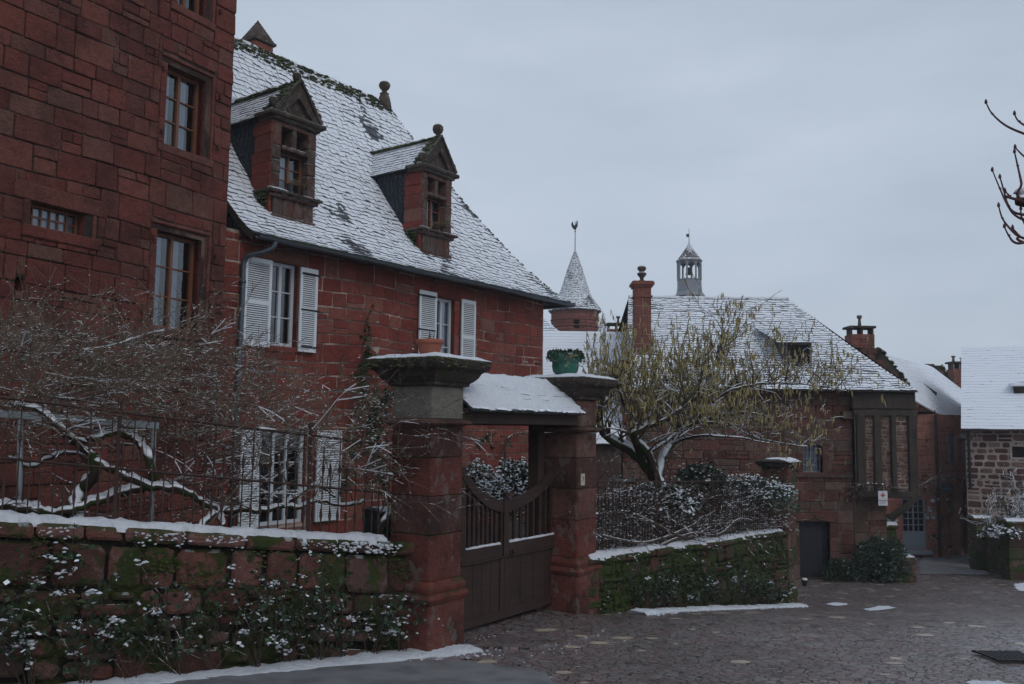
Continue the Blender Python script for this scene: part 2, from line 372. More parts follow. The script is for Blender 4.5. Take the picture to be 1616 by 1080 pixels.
def ground_mat():
    b = NB('cobbles'); t = b.t; pos = b.geo.outputs['Position']
    wn = t.nodes.new('ShaderNodeTexNoise'); wn.inputs['Scale'].default_value = 1.6; b.L(pos, wn.inputs['Vector'])
    wa = t.nodes.new('ShaderNodeVectorMath'); wa.operation = 'MULTIPLY_ADD'; wa.inputs[1].default_value = (.22, .22, 0); b.L(wn.outputs['Color'], wa.inputs[0]); b.L(pos, wa.inputs[2])
    mp = t.nodes.new('ShaderNodeMapping'); mp.inputs['Scale'].default_value = (1, 1.25, 0); mp.inputs['Rotation'].default_value = (0, 0, .5); b.L(wa.outputs[0], mp.inputs[0])
    def vor(scale, feat, vec=mp.outputs[0], rnd_=1.0):
        v = t.nodes.new('ShaderNodeTexVoronoi'); v.feature = feat; v.inputs['Scale'].default_value = scale; v.inputs['Randomness'].default_value = rnd_; b.L(vec, v.inputs['Vector']); return v
    e = vor(8.8, 'DISTANCE_TO_EDGE', rnd_=.8).outputs['Distance']; c = vor(8.8, 'F1', rnd_=.8)
    sp = t.nodes.new('ShaderNodeSeparateColor'); b.L(c.outputs['Color'], sp.inputs[0])
    col = b.ramp(sp.outputs[0], [(.12, .09, .088), (.16, .108, .102), (.145, .125, .122), (.2, .135, .125), (.14, .13, .13), (.21, .18, .17)])
    col = b.mix(b.step(b.noise(.35, 4, .6), .4, .7), col, b.mix(1.0, col, (1.35, 1.4, 1.45), 'MULTIPLY'))
    # pale stones
    pv = vor(2.0, 'F1', rnd_=.95); ps = t.nodes.new('ShaderNodeSeparateColor'); b.L(pv.outputs['Color'], ps.inputs[0])
    rr = b.math('MULTIPLY_ADD', ps.outputs[1], .17, .12)
    dd = b.math('ADD', pv.outputs['Distance'], b.math('MULTIPLY', b.math('SUBTRACT', b.noise(7, 3), .5), .14))
    pm = b.math('MULTIPLY', b.math('LESS_THAN', dd, rr), b.math('GREATER_THAN', ps.outputs[0], .3))
    col = b.mix(b.math('MULTIPLY', pm, .85), col, b.mix(b.noise(8), (.36, .29, .21), (.62, .53, .4)))
    joint = b.step(e, .0, .07)
    joint = b.math('MAXIMUM', joint, pm)
    col = b.mix(joint, (.02, .016, .014), col)
    col = b.mix(b.math('MULTIPLY', b.step(b.noise(2, 6, .7), .66, .74), .5), col, (.03, .04, .015))
    sm = b.math('MULTIPLY', b.step(b.noise(11, 6, .7), .64, .69), b.step(b.noise(.9, 3), .50, .62))
    col = b.mix(sm, col, (.5, .53, .58))
    h = b.math('ADD', b.math('MULTIPLY', joint, 1.0), b.math('MULTIPLY', b.noise(16, 4), .5))
    n = b.bump(h, .8, .02)
    return b.fin(col, b.math('MULTIPLY_ADD', b.noise(3, 4), .5, .05), n, .6)
M['cobble'] = ground_mat()
def asphalt():
    b = NB('asphalt'); n = b.noise(140, 3, .8); n2 = b.noise(2.5, 5)
    c = b.mix(n, (.11, .11, .115), (.27, .27, .28)); c = b.mix(b.step(n2, .4, .7), c, b.mix(1.0, c, (.6, .58, .6), 'MULTIPLY'))
    c = b.mix(b.math('MULTIPLY', b.step(b.noise(18, 5, .7), .64, .7), b.step(n2, .5, .6)), c, (.4, .43, .47))
    return b.fin(c, b.math('MULTIPLY_ADD', n2, .5, .25), b.bump(n, .5, .006), .4)
M['asphalt'] = asphalt()
M['earth'] = plain('garden_earth', (.04, .035, .025), .95, bump=.6, scale=5, var=.5)
M['plate'] = plain('enamel_plate', (.45, .42, .34), .4, var=.05)
M['black'] = plain('black_lettering', (.02, .02, .02), .5)
M['signred'] = plain('sign_red', (.4, .06, .05), .5)
M['signdark'] = plain('dark_navy_sign', (.02, .025, .04), .5)
M['signwhite'] = plain('sign_white', (.55, .57, .6), .5, var=.05)
M['signtext'] = plain('sign_lettering', (.22, .24, .28), .6)
M['blueshut'] = plain('blue_grey_paint', (.15, .18, .25), .6)
M['paledoor'] = plain('pale_blue_door_paint', (.3, .35, .4), .5)
M['navydoor'] = wood_mat('dark_door_wood', (.012, .013, .02), (.03, .032, .045))
M['greenbox'] = plain('dark_green_plastic', (.008, .035, .035), .5)

# ------------------------------------------------------------------ generic builders
def sub_rects(R, O):
    """R minus O, as rects"""
    u0, u1, v0, v1 = R; a0, a1, b0, b1 = O
    if a1 <= u0 or a0 >= u1 or b1 <= v0 or b0 >= v1: return [R]
    res = []
    if a0 > u0: res.append((u0, a0, v0, v1))
    if a1 < u1: res.append((a1, u1, v0, v1))
    m0, m1 = max(u0, a0), min(u1, a1)
    if b0 > v0: res.append((m0, m1, v0, b0))
    if b1 < v1: res.append((m0, m1, b1, v1))
    return res
def masonry(mb, P, u0, u1, v0, v1, ops=(), rh=(.24, .4), rw=(.3, .7), gap=.008, proud=.03, rng=None, wob=.025, tilt=.008, jitter=.006, b=.012, cut=.015, topf=None, seed=0):
    rng = rng or random.Random(seed)
    ph = rng.uniform(0, 9)
    def W(u, v, o=0): return P(u+wob*.5*noise.noise(V((u*.8, v*1.3, ph))), v+wob*2*noise.noise(V((u*.45, v*.7, ph+5))), o)
    def fill(a, bb, c, d):
        x = a
        while x < bb-1e-6:
            ww = rng.uniform(*rw)*((d-c)/(sum(rh)/2))**.5
            x2 = x+ww
            if bb-x2 < rw[0]*.5: x2 = bb
            if topf and topf((x+x2)/2) < (c+d)/2: x = x2; continue
            cells = [(x, x2, c, d)]
            if (d-c) > rh[0]*1.05 and rng.random() < .2:
                m = lerp(c, d, rng.uniform(.35, .65)); cells = [(x, x2, c, m), (x, x2, m, d)]
                if rng.random() < .5:
                    q = lerp(x, x2, rng.uniform(.35, .65)); cells = [(x, x2, c, m), (x, q, m, d), (q, x2, m, d)]
            for cc in cells:
                L = [cc]
                for O in ops:
                    L2 = []
                    for R in L: L2 += sub_rects(R, O)
                    L = L2
                for (p, q, r_, s_) in L:
                    if q-p < .04 or s_-r_ < .04: continue
                    g = gap*rng.uniform(.6, 1.8); j = [rng.uniform(0, jitter) for _ in range(4)]
                    mb.stone(W, p+g/2+j[0], q-g/2-j[1], r_+g/2+j[2], s_-g/2-j[3], -.02, proud*rng.uniform(.6, 1.25), rng.random(), b, rng, cut, tilt)
            x = x2
    v = v0
    while v < v1-1e-6:
        h = rng.uniform(*rh); v2 = v+h
        if v1-v2 < rh[0]*.6: v2 = v1
        fill(u0-rng.uniform(0, rw[0]*.0), u1, v, v2)
        v = v2
def backing(mb, P, u0, u1, v0, v1, ops=(), o=0.0, depth=.3, topf=None):
    us = sorted(set([u0, u1]+[x for O in ops for x in O[:2] if u0 < x < u1])); vs = sorted(set([v0, v1]+[x for O in ops for x in O[2:] if v0 < x < v1]))
    for a, b_ in zip(us, us[1:]):
        for c, d in zip(vs, vs[1:]):
            m, n = (a+b_)/2, (c+d)/2
            if any(O[0] < m < O[1] and O[2] < n < O[3] for O in ops): continue
            mb.quad(P(a, c, o), P(b_, c, o), P(b_, d, o), P(a, d, o), -1)
    for a, b_, c, d in ops:
        for q in ((a, c, a, d), (b_, d, b_, c), (a, d, b_, d), (b_, c, a, c)):
            mb.quad(P(q[0], q[1], o), P(q[2], q[3], o), P(q[2], q[3], o-depth), P(q[0], q[1], o-depth), .35)
def surround(mb, P, u0, u1, v0, v1, w=.16, lint=.25, sill=.14, o1=.045, rng=None, depth=.3, sillout=.03):
    """stone jambs, lintel and sill round an opening; faces turn into the reveal"""
    rng = rng or random.Random(1)
    def seg(a, b_, c, d, oo=o1): mb.stone(P, a, b_, c, d, -depth, oo, rng.random(), .014, rng, .01, .004)
    for s in (-1, 1):
        v = v0
        while v < v1-.02:
            h = rng.uniform(.3, .6); v2 = min(v1, v+h)
            if v1-v2 < .15: v2 = v1
            ww = w*rng.uniform(.9, 1.5)
            if s < 0: seg(u0-ww, u0, v+.004, v2-.004)
            else: seg(u1, u1+ww, v+.004, v2-.004)
            v = v2
    seg(u0-w*1.6, u1+w*1.6, v1+.004, v1+lint)
    seg(u0-w*1.2, u1+w*1.2, v0-sill, v0-.004, o1+sillout)
def window(parent, P, u0, u1, v0, v1, rec=-.12, fw=.05, leaves=2, rows=3, cols=1, mat='brownframe', curtain=None, name='window', bar=.022, depth=.5, thick=.05):
    mb = MB(); o0, o1 = rec-thick, rec
    mb.pbox(P, u0, u0+fw, v0, v1, o0, o1); mb.pbox(P, u1-fw, u1, v0, v1, o0, o1)
    mb.pbox(P, u0+fw, u1-fw, v0, v0+fw, o0, o1); mb.pbox(P, u0+fw, u1-fw, v1-fw, v1, o0, o1)
    iw = (u1-u0-2*fw)/leaves
    for l in range(leaves):
        a = u0+fw+l*iw; b_ = a+iw
        if l: mb.pbox(P, a-fw*.5, a+fw*.5, v0+fw, v1-fw, o0+.004, o1+.006)
        for c in range(1, cols):
            x = lerp(a, b_, c/cols); mb.pbox(P, x-bar/2, x+bar/2, v0+fw, v1-fw, o0+.012, o1-.008)
        for r_ in range(1, rows):
            y = lerp(v0+fw, v1-fw, r_/rows); mb.pbox(P, a+.002, b_-.002, y-bar/2, y+bar/2, o0+.014, o1-.010)
    w_ = mb.build(name, M[mat], parent)
    g = MB(); oo = rec-thick*.5-.012; g.quad(P(u0+.01, v0+.01, oo), P(u1-.01, v0+.01, oo), P(u1-.01, v1-.01, oo), P(u0+.01, v1-.01, oo)); g.build('pane', M['glass'], w_)
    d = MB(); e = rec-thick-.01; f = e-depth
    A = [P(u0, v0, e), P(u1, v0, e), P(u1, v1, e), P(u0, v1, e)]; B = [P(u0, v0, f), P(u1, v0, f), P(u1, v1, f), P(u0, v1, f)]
    d.add(A+B, [(4, 5, 6, 7), (0, 1, 5, 4), (1, 2, 6, 5), (2, 3, 7, 6), (3, 0, 4, 7)]); d.build('room_shade_box', M['dark'], w_)  # added box: keeps sky light out, its near-black colour paints the room's shade
    if curtain:
        c = MB()
        for (a, b_) in curtain:
            n = 14; xs = [lerp(lerp(u0, u1, a), lerp(u0, u1, b_), i/n) for i in range(n+1)]
            for i in range(n):
                q0 = e-.03-.015*(i % 2); q1 = e-.03-.015*((i+1) % 2)
                c.quad(P(xs[i], v0+.02, q0), P(xs[i+1], v0+.02, q1), P(xs[i+1], v1-.02, q1), P(xs[i], v1-.02, q0))
        c.build('curtain', M['curtain'], w_)
    return w_
def shutter(parent, P, u0, u1, v0, v1, o=.06, mat='white', hinge=None, label=None, nsl=34, cap=None):
    mb = MB(); t = .035; f = .06; vm = lerp(v0, v1, .5)
    mb.pbox(P, u0, u0+f, v0, v1, o, o+t); mb.pbox(P, u1-f, u1, v0, v1, o, o+t)
    for a, b_ in ((v0, v0+.09), (vm-.045, vm+.045), (v1-.09, v1)): mb.pbox(P, u0+f, u1-f, a, b_, o+.001, o+t-.001)
    for a, b_ in ((v0+.09, vm-.045), (vm+.045, v1-.09)):
        k = nsl//2
        for i in range(k):
            y = lerp(a, b_, (i+.5)/k); h = (b_-a)/k*.62
            p = [P(u0+f, y-h*.5, o+t*.85), P(u1-f, y-h*.5, o+t*.85), P(u1-f, y+h*.35, o+.002), P(u0+f, y+h*.35, o+.002)]
            q = [x+V((0, 0, .009)) for x in p]
            mb.hexa(p+q, .5)
    s = mb.build('shutter', M[mat], parent)
    if label: s['label'] = label
    if hinge:
        for y in (v0+.1, vm, v1-.12):
            h = MB(); d = 1 if hinge > 0 else -1; ue = u1 if d > 0 else u0
            h.pbox(P, min(ue-d*(u1-u0)*.92, ue+d*.05), max(ue-d*(u1-u0)*.92, ue+d*.05), y-.018, y+.018, o+t, o+t+.012)
            h.build('strap_hinge', M['iron'], s)
    return s
def tiles(mb, S, n, tw, th, ar, rng=None, seed=0, lap=.3, jit=.12, s0=0.0, s1=1.0, gap=.004):
    """courses of separate slates on the surface S(a, s)"""
    rng = rng or random.Random(seed); ds = (s1-s0)/n
    for i in range(n):
        sa = s0+i*ds; sb = min(s1, sa+ds*(1+lap)); A0, A1 = ar(sa+ds*.5)
        x = A0-rng.uniform(0, tw*.5)
        while x < A1:
            w_ = tw*rng.uniform(.65, 1.4); x2 = x+w_; a, b_ = max(x, A0), min(x2, A1); x = x2
            if b_-a < tw*.1: continue
            a += gap; b_ -= gap; e = ds*jit
            sl_, sr = max(0, sa+rng.uniform(-e, e)), max(0, sa+rng.uniform(-e, e))
            p00, p10, p01, p11 = S(a, sl_), S(b_, sr), S(a, sb), S(b_, sb)
            nn = (p10-p00).cross(p01-p00)
            if nn.length < 1e-8: continue
            nn.normalize()
            if nn.z < 0: nn = -nn
            h = th*rng.uniform(1.0, 1.9); h0 = h*rng.uniform(.85, 1.15)
            vs = [p00+nn*h, p10+nn*h0, p11+nn*th*.2, p01+nn*th*.2, p00-nn*.01, p10-nn*.01, p11-nn*.005, p01-nn*.005]
            D = [(0, -1)]*4
            mb.add(vs, [(0, 1, 2, 3), (4, 5, 1, 0), (5, 6, 2, 1), (7, 4, 0, 3)], rng.random(), [[(0, 0), (1, 0), (1, 1), (0, 1)], D, D, D])
def sheet(mb, S, ar, n=12, m=1, s0=0, s1=1, drop=.02, r=.5):
    for i in range(n):
        sa, sb = lerp(s0, s1, i/n), lerp(s0, s1, (i+1)/n); a0, a1 = ar(sa); b0, b1 = ar(sb)
        D = V((0, 0, drop)); mb.quad(S(a0, sa)-D, S(a1, sa)-D, S(b1, sb)-D, S(b0, sb)-D, r)
def snow_run(mb, pts, half, across, h=.06, seg=.09, rng=None, seed=0, rag=.03, droop=.03):
    """ragged lump of snow lying along the polyline pts; across = unit vector sideways; half=(left,right)"""
    rng = rng or random.Random(seed); P_ = []
    pts = [V(p) for p in pts]
    for a, b_ in zip(pts, pts[1:]):
        k = max(1, int((b_-a).length/seg))
        for i in range(k): P_.append(a.lerp(b_, i/k))
    P_.append(pts[-1]); C = []; sd = rng.uniform(0, 50)
    for i, p in enumerate(P_):
        t = noise.noise(V((i*seg*2.2, sd, 0))); t2 = noise.noise(V((i*seg*9, sd+7, 0))); t3 = noise.noise(V((i*seg*9, sd+17, 0))); t4 = noise.noise(V((i*seg*3.1, sd+27, 0)))
        hh = h*(1+.5*t+.35*t2); hl = half[0]+rag*(t2*1.6+t4); hr = half[1]+rag*(t3*1.6+t)
        ring = []
        for k in range(7):
            f = k/6*2-1; w_ = -hl if f < 0 else hr
            z = hh*math.sqrt(max(0, 1-abs(f)**2.6)) - (droop*(1+t2) if abs(f) == 1 else 0)
            ring.append(p+across*(abs(f)*w_)+V((0, 0, z*(1+.5*noise.noise(V((i*seg*14, k*.9, sd))))+.008*noise.noise(V((i*seg*40, k*2.9, sd))))))
        C.append(ring)
    vs = [q for r_ in C for q in r_]; fs = []
    for i in range(len(C)-1):
        for k in range(6): fs.append((i*7+k, i*7+k+1, (i+1)*7+k+1, (i+1)*7+k))
    fs += [tuple(range(7)), tuple(reversed(range((len(C)-1)*7, len(C)*7)))]
    mb.add(vs, fs)
def rot_about(v, axis, a): return Matrix.Rotation(a, 3, axis) @ v
def rdir(rng):
    while True:
        v = V((rng.uniform(-1, 1), rng.uniform(-1, 1), rng.uniform(-1, 1)))
        if .05 < v.length < 1: return v.normalized()
def grow(mb, p, d, L, r, lev, rng, up=0.0, wig=.25, nb=(2, 4), shrink=(.5, .8), ang=(.4, .9), seg=.12, rmin=.003, tips=None, sides=(7, 5, 4, 3, 3, 3), depth=0, down=0.0, bias=None):
    """a tapering branch with side branches; returns through mb, tips gets (point, dir, level)"""
    n = max(3, int(L/seg)); pts = [V(p)]; rs = [r]; dd = V(d).normalized(); st = L/n
    ds = [dd.copy()]
    for i in range(n):
        dd = (dd+rdir(rng)*wig*st*3+V((0, 0, 1))*up*st-V((0, 0, 1))*down*st*(i/n)+(bias*st if bias is not None else V((0, 0, 0)))).normalized()
        pts.append(pts[-1]+dd*st); rs.append(max(rmin, r*(1-.75*(i+1)/n))); ds.append(dd.copy())
    mb.tube(pts, rs, sides[min(depth, 5)], rng.random(), cap=False)
    if tips is not None: tips.append((pts, rs, depth))
    if lev > 0:
        for _ in range(rng.randint(*nb)):
            i = rng.randint(max(1, n//4), n); ax = ds[i].cross(rdir(rng))
            if ax.length < .05: continue
            nd = rot_about(ds[i], ax.normalized(), rng.uniform(*ang))
            grow(mb, pts[i], nd, L*rng.uniform(*shrink), max(rmin, rs[i]*.75), lev-1, rng, up, wig, nb, shrink, ang, seg, rmin, tips, sides, depth+1, down, bias)
def leafq(mb, p, d, s, rng, r=None, w=.5):
    side = d.cross(rdir(rng))
    if side.length < .05: return
    side = side.normalized()*s*w
    mb.add([p, p+d*s*.5+side, p+d*s, p+d*s*.5-side], [(0, 1, 2, 3)], rng.random() if r is None else r)
def spoly(poly, n):
    """resample/smooth a polyline of Vectors (Catmull-Rom)"""
    P_ = [poly[0]]+list(poly)+[poly[-1]]; res = []
    for i in range(1, len(P_)-2):
        for k in range(n):
            t = k/n; a, b_, c, d = P_[i-1:i+3]
            res.append(.5*((2*b_)+(c-a)*t+(2*a-5*b_+4*c-d)*t*t+(3*b_-a-3*c+d)*t**3))
    res.append(V(poly[-1])); return res
# ================================================================== GROUND
def ground():
    mb = MB(); xs = [-60, -30, -16, -12]+[i*1.0 for i in range(-10, 31)]+[36, 50, 90, 200]; ys = [-30, -10, -4, 0, 3]+[5+i*.8 for i in range(0, 50)]+[50, 70, 120, 400]
    vs = [V((x, y, gz(x, y)+(.012*noise.noise(V((x*.9, y*.9, 0))) if 4 < y < 40 else 0))) for y in ys for x in xs]; n = len(xs)
    mb.add(vs, [(j*n+i, j*n+i+1, (j+1)*n+i+1, (j+1)*n+i) for j in range(len(ys)-1) for i in range(n-1)])
    tag(mb.build('ground', M['cobble'], None, (0, 0, 0), True), kind='structure')
ground()
GN = V((0, 0, 1))
def gpix(x, y):
    """point of the street seen at a pixel of the photograph"""
    D = ray(x, y); lo, hi = 2.0, 80.0
    for _ in range(50):
        m = (lo+hi)/2; p = D*(m/D.y)
        if p.z > gz(p.x, p.y): lo = m
        else: hi = m
    p = D*(lo/D.y); return V((p.x, p.y, gz(p.x, p.y)))
def flat_patch(name, outline, mat, lift=.006, jag=.0, sub=.25, seed=0, kind='structure', thick=0):
    """a sheet draped on the street inside the outline (list of xy points)"""
    rng = random.Random(seed); C = V((sum(p[0] for p in outline)/len(outline), sum(p[1] for p in outline)/len(outline), 0)); ring = []
    for a, b_ in zip(outline, outline[1:]+outline[:1]):
        a, b_ = V((a[0], a[1], 0)), V((b_[0], b_[1], 0)); k = max(1, int((b_-a).length/sub))
        for i in range(k):
            p = a.lerp(b_, i/k); q = noise.noise(p*3.1)*jag+noise.noise(p*9)*jag*.6; d = (p-C)
            ring.append(p+(d.normalized()*q if d.length > .01 else V((0, 0, 0))))
    mb = MB(); N = len(ring); R = 7; vs = []
    for j in range(R):
        t = j/(R-1)
        for p in ring:
            q = C.lerp(p, 1-t**1.5 if j < R-1 else 0.0001); edge = 0 if j == 0 else 1
            vs.append(V((q.x, q.y, gz(q.x, q.y)+lift+thick*edge*(.7+.5*noise.noise(q*4)))))
    fs = [(j*N+i, j*N+(i+1) % N, (j+1)*N+(i+1) % N, (j+1)*N+i) for j in range(R-1) for i in range(N)]
    mb.add(vs, fs); return tag(mb.build(name, mat, None, (0, 0, 0), True), kind=kind)
# asphalt lane running on behind, and the asphalt strip in the left foreground
def pxo(L): return [tuple(gpix(*q)[:2]) for q in L]
flat_patch('asphalt_lane', pxo([(1452, 907), (1450, 890), (1462, 874), (1490, 866), (1540, 863), (1545, 885), (1560, 908)]), M['asphalt'], .016)
flat_patch('asphalt_strip', pxo([(120, 1079), (420, 1062), (640, 1046), (712, 1043), (860, 1062), (900, 1110), (500, 1180), (0, 1180)]), M['asphalt'], .016)
# ---- garden ground, raised behind the walls
ANG = 35
FW = Fr((-1.12-1.44*3.61/3.61, 10.6), 56)      # replaced below
FW = Fr(at(0, 817, 8.2), 56.3)                 # left garden wall line, u=0 at the frame's left edge
GF = Fr(at(728, 998, 10.8), 34)                # street face of the gate piers
W2 = Fr(at(945, 880, 13.6), 36)                # right garden wall line
mb = MB()
P0 = FW(-3, -2.4, -.25); P1 = FW(4.5, -2.4, -.25); P2 = GF(0, -2.4, -.55); P3 = GF(3.0, -2.42, -.55); P4 = W2(.1, -2.45, -.25); P5 = W2(8.6, -2.5, -.25)
mb.add([P0, P1, P2, P3, P4, P5, V((7.0, 27.7, -2.5)), V((-3, 40, -2.4)), V((-40, 40, -2.3)), V((-40, 5, -2.3))], [tuple(range(10))])
tag(mb.build('garden_ground', M['earth'], None, (0, 0, 0)), kind='structure')

# ================================================================== MAIN HOUSE
H = Fr((-5.0985, 16.5), 36)
hbase = H(5, -2.4, -4)
house = thing('stone_house', 'long red stone house with steep snowy roof, two stone dormers and white shutters', 'house', hbase)
EZ, RZ = 3.50, 9.3     # eave / ridge height
LEN = 10.15
def hu(*q): return H.uv(*q)
w1 = (hu(427, 415)[0]-.02, hu(470, 425)[0], hu(427, 545)[1], hu(427, 411)[1])
w2 = (hu(686, 470)[0]-.02, hu(717, 478)[0], hu(741, 593)[1]+.02, hu(687, 468)[1])
w3 = (hu(409, 700)[0], hu(484, 700)[0], hu(409, 822)[1]-.12, hu(409, 679)[1])
wtop = hu(427, 411)[1]
HO = [w1, w2, w3, (9.0, 9.9, -2.4, -.5)]
HO = HO[:3]
mb = MB()
backing(mb, H, -1.4, LEN, -2.5, EZ+.1, HO, depth=.28)
SO = [(o[0]-.04, o[1]+.04, o[2]-.04, o[3]+.04) for o in HO]
masonry(mb, H, -1.4, LEN-.02, -2.5, EZ+.05, SO, rh=(.2, .4), rw=(.26, .8), gap=.009, seed=4, proud=.014, wob=.05, jitter=.014, b=.009, cut=.018)
E1 = lambda u, v, o=0: H(LEN+o, v, -u)      # gable end facing down the street
backing(mb, E1, 0, 8, -2.5, EZ+.1)
masonry(mb, E1, 0, 8, -2.5, EZ+.05, (), seed=9, gap=.016)
mb.quad(H(-1.4, -2.5, -8), H(LEN, -2.5, -8), H(LEN, EZ, -8), H(-1.4, EZ, -8), .3); mb.quad(H(-1.4, -2.5, 0), H(-1.4, -2.5, -8), H(-1.4, 9, -4), H(-1.4, EZ, 0), .3)
house_wall = mb.build('wall', M['house'], house)
# roof
OV = .45; RO = -4.0; HIP = 2.35
def prof(s): return (s**1.28)*.93+.07*s
def SR(a, s): return H(a, EZ+(RZ-EZ)*prof(s), OV+(RO-OV)*s)
def arR(s): return (-.12, LEN+.75-(HIP+.75)*s)
mb = MB()
tiles(mb, SR, 46, .19, .018, arR, seed=2, jit=.32, lap=.45)
roof = mb.build('roof', M['tile'], house)
mb = MB(); sheet(mb, SR, arR, 14, drop=.03)
def SB(a, s): return H(a, EZ+(RZ-EZ)*prof(s), RO*2-OV+(-RO+OV)*s)
sheet(mb, SB, arR, 10)
def SE(a, s):   # hip end
    return H(LEN+.75-(HIP+.75)*s, EZ+(RZ-EZ)*prof(s), lerp(OV+(RO-OV)*s, RO*2-OV+(-RO+OV)*s, a))
sheet(mb, SE, lambda s: (0, 1), 12, drop=0)
for i in range(14):   # verge board at the left end
    s, t = i/14, (i+1)/14; a, b_ = SR(-.12, s), SR(-.12, t); D = V((0, 0, .16)); mb.quad(a-D, b_-D, b_, a, .2)
mb.quad(H(-.12, EZ-.02, OV), H(LEN+.75, EZ-.02, OV), H(LEN+.75, EZ-.02, -.05), H(-.12, EZ-.02, -.05), .1)
mb.quad(H(LEN+.75, EZ-.02, OV), H(LEN+.75, EZ-.02, -8.4), H(LEN, EZ-.02, -8.4), H(LEN, EZ-.02, OV), .1)
mb.build('roof_underside', M['timber'], house)
mb = MB(); rng = random.Random(5)      # moss along ridge, verge and hip
for i in range(900):
    a = rng.uniform(-.1, LEN-HIP); p = H(a, RZ+.04, RO+rng.uniform(-.05, .28))-V((0, 0, 0)); dd = rng.random()**2*.34
    p = SR(a, 1-dd*.16)+V((0, 0, rng.uniform(.0, .05))); mb.blob(p, rng.uniform(.02, .08), None, rng, rng.random(), .4)
for i in range(170):
    s = rng.random(); a = arR(s)[1]; mb.blob(SR(a, s)+V((0, 0, .02)), rng.uniform(.02, .05), None, rng, rng.random(), .4)
for i in range(420):
    s = rng.uniform(0, .012); a = rng.uniform(0, 6); mb.blob(SR(a, s)+V((0, 0, -.015)), rng.uniform(.015, .04), None, rng, rng.random()*.5, .4)
mb.build('ridge_moss', M['moss'], house)
mb = MB(); snow_run(mb, [SR(a, 1)+V((0, 0, .0)) for a in (-.1, 3, 5.5, LEN-HIP)], (.1, .05), H.n, .07, seed=3, rag=.05); mb.build('ridge_snow', M['snow'], house, smooth=True)
# gutter + downpipe
mb = MB(); gp = [H(a, EZ-.05, OV+.07) for a in (-.08, 2.5, 5, 7.5, LEN+.75)]
for g0, g1 in zip(gp, gp[1:]):
    R = .075; sec = [(-1, 0), (-.8, -.6), (0, -1), (.8, -.6), (1, 0), (.85, .0), (0, -.85), (-.85, 0)]
    mb.add([g0+H.n*(x*R)+V((0, 0, y*R)) for x, y in sec]+[g1+H.n*(x*R)+V((0, 0, y*R)) for x, y in sec], [(i, (i+1) % 8, 8+(i+1) % 8, 8+i) for i in range(8)])
gp2 = [H(LEN+.82, EZ-.05, OV+.07), H(LEN+.82, EZ-.05, -8)]; mb.tube(gp2, .07, 8)
mb.build('gutter', M['zinc'], house)
mb = MB(); u0 = hu(374, 560)[0]; pz = EZ-.1
pth = spoly([H(u0+.36, pz, OV+.07), H(u0+.34, pz-.12, OV+.04), H(u0+.2, pz-.22, OV-.1), H(u0+.05, pz-.28, .18), H(u0, pz-.42, .09), H(u0, pz-.8, .09)], 5)+[H(u0-.02, 0, .09), H(u0-.04, -2.4, .09)]
mb.tube(pth, .052, 10)
for z in (2.6, 1.0): mb.tube([H(u0, z, .09), H(u0, z+.04, .09)], .062, 10)
mb.build('downpipe', M['zinc'], house, smooth=True)
# windows & shutters
window(house, H, *w1, rec=-.1, fw=.07, leaves=2, rows=3, mat='whiteframe', curtain=[(.02, .3)], thick=.06)
window(house, H, *w2, rec=-.1, fw=.07, leaves=2, rows=3, mat='whiteframe', curtain=[(.6, .98)], thick=.06)
window(house, H, *w3, rec=-.1, fw=.07, leaves=3, rows=3, mat='whiteframe', thick=.06)
sh = lambda a, b_, c, d, off, **k: shutter(house, H, a, b_, c, d, off, **k)
q = [hu(*x) for x in ((383, 403), (422, 545), (461, 414), (493, 555), (658, 462), (686, 560), (718, 474), (745, 560))]
b1 = hu(378, 545)[1]; t1 = hu(384, 403)[1]
sh(q[0][0], w1[0]-.01, b1, t1-.02, .07, label='louvred shutter beside the downpipe, with rivets')
sh(w1[1]+.0, q[3][0], b1-.02, t1-.03, .07, hinge=1, label='louvred shutter with black strap hinges')
sh(q[4][0], w2[0]-.01, b1-.15, t1-.02, .07, hinge=-1); sh(w2[1]+.18, q[7][0], b1-.2, t1-.05, .07)
q = [hu(*x) for x in ((377, 680), (409, 680), (497, 678), (535, 678))]
sh(q[0][0], q[1][0]-.02, w3[2], w3[3], .07); sh(q[2][0], q[3][0], w3[2], w3[3], .07)
mb = MB(); rng = random.Random(3)
for o in HO[:2]: mb = MB(); surround(mb, H, *o, w=.12, lint=.24, sill=.12, o1=.034, rng=rng, sillout=.01); mb.build('window_surround', M['house'], house)
